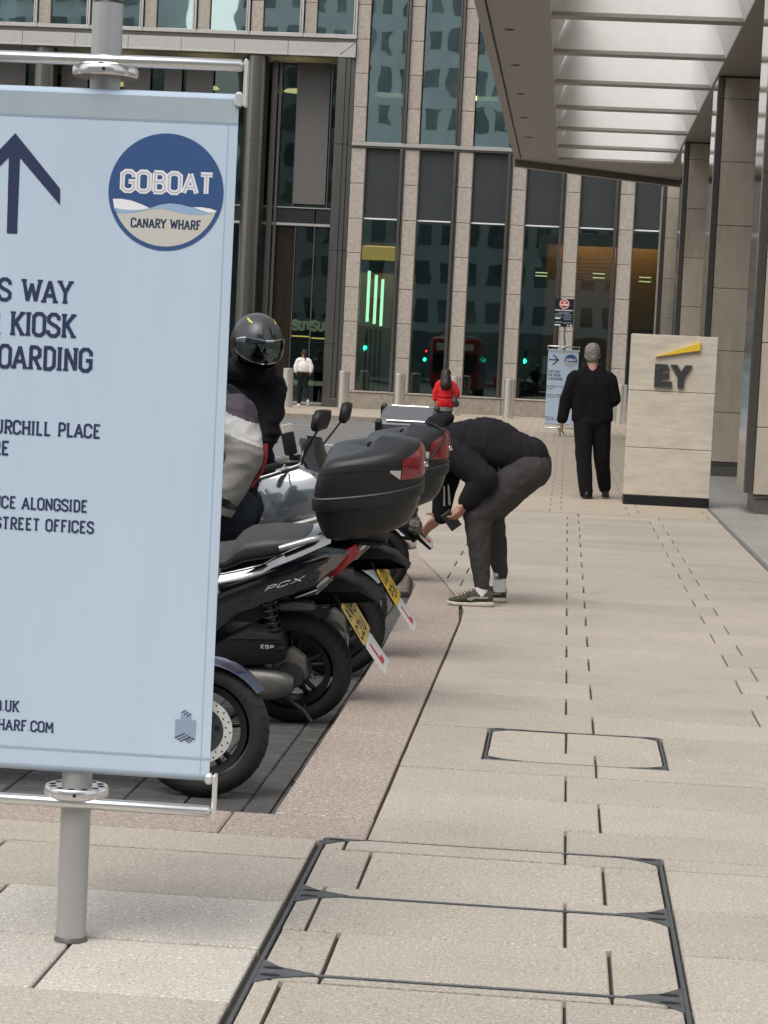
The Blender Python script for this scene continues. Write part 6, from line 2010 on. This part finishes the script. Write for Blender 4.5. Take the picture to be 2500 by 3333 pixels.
# --- rider in purple, white and red jacket, seated on the second scooter
PR = thing('person', 'rider in dark purple, white and grey jacket with red piping, half hidden by the banner', 'person', (-1.70, 11.25, -.125))
fr = head_frame((-1.86, 11.22, 1.46), (-1, -.1, -.1))
blob('body', head_prims(fr) + [('c', (-1.84, 11.22, 1.40), .06, (-1.76, 11.22, 1.26), .07), ('e', (-1.70, 11.22, 1.0), (.14, .16, .28)), ('c', (-1.64, 11.10, .74), .09, (-2.0, 11.0, .68), .07), ('c', (-2.0, 11.0, .68), .065, (-1.95, 10.97, .0), .04), ('c', (-1.64, 11.34, .74), .09, (-2.0, 11.45, .68), .07), ('c', (-2.0, 11.45, .68), .065, (-1.95, 11.5, .0), .04),
      ('c', (-1.66, 11.03, 1.20), .055, (-1.57, 10.95, .97), .045), ('c', (-1.57, 10.95, .97), .042, (-1.645, 10.94, .76), .032), ('c', (-1.72, 11.42, 1.20), .055, (-1.78, 11.45, .97), .045), ('c', (-1.78, 11.45, .97), .042, (-1.95, 11.42, .90), .032)]
      + hand_prims((-1.645, 10.94, .755), (-1.685, 10.945, .70), (-.3, -.2, .5), .8, (-.8, 0, .1)) + hand_prims((-1.95, 11.42, .90), (-2.01, 11.41, .89), (0, 0, 1), .9, (-.3, -.4, .5)), 'skin_dark', PR, .011, 3)
def jcut(p):
    # colour blocks of the jacket by height along the sleeve
    s = p.z + .35 * (p.x + 1.55)
    if p.y > 11.10:
        return 3
    if s > 1.185: return 0
    if s > 1.085: return 1
    return 2
blob('jacket', [('c', (-1.615, 11.04, 1.195), .102, (-1.535, 10.95, 1.01), .078), ('c', (-1.535, 10.95, 1.01), .076, (-1.605, 10.94, .84), .064), ('c', (-1.605, 10.94, .84), .062, (-1.63, 10.94, .785), .054),
      ('c', (-1.72, 11.40, 1.21), .105, (-1.78, 11.45, .98), .085), ('c', (-1.78, 11.45, .98), .08, (-1.93, 11.42, .91), .06),
      ('e', (-1.70, 11.22, 1.10), (.165, .21, .24)), ('e', (-1.68, 11.22, .86), (.165, .20, .20)), ('c', (-1.74, 11.12, 1.26), .085, (-1.74, 11.32, 1.26), .085), ('e', (-1.80, 11.22, 1.34), (.09, .10, .05))],
     ['jacket_purple', 'jacket_white', 'jacket_grey', 'coat_black'], PR, .008, 7, wrinkle=.0055, wscale=8, stretch=(.8, .8, 1.3), cut=jcut, inflate=.014)
inv = rel(PR)
MB(inv).tube([(-1.448, 10.99, 1.07), (-1.446, 10.98, 1.01), (-1.462, 10.98, .94), (-1.510, 10.97, .86)], .013, 8).build('red_piping', 'jacket_red', PR, 50)
MB(inv).cyl((-1.628, 10.94, .803), (-1.640, 10.94, .765), .074, .071, n=18).build('cuff_strap', 'shoe_black', PR, 50)
MB(inv).cyl((-1.641, 10.94, .762), (-1.652, 10.94, .725), .072, .064, n=18).build('cuff', 'jacket_grey', PR, 50)
blob('jeans', [('c', (-1.62, 11.12, .73), .125, (-2.0, 11.0, .67), .095), ('c', (-2.0, 11.0, .67), .09, (-1.95, 10.97, .03), .065), ('c', (-1.62, 11.33, .73), .125, (-2.0, 11.45, .67), .095), ('c', (-2.0, 11.45, .67), .09, (-1.95, 11.5, .03), .065)], 'jeans', PR, .014, 3, wrinkle=.006)
for y in (10.97, 11.5):
    shoe(PR, (-1.88, y, -.12), R(180), .29, 'shoe_black', 'shoe_black', h=.11)
blob('hair', [('e', tuple(fr @ Vector((-.02, 0, .045))), (.095, .085, .09), fr.to_euler())], 'hair_brown', PR, .012, 3)
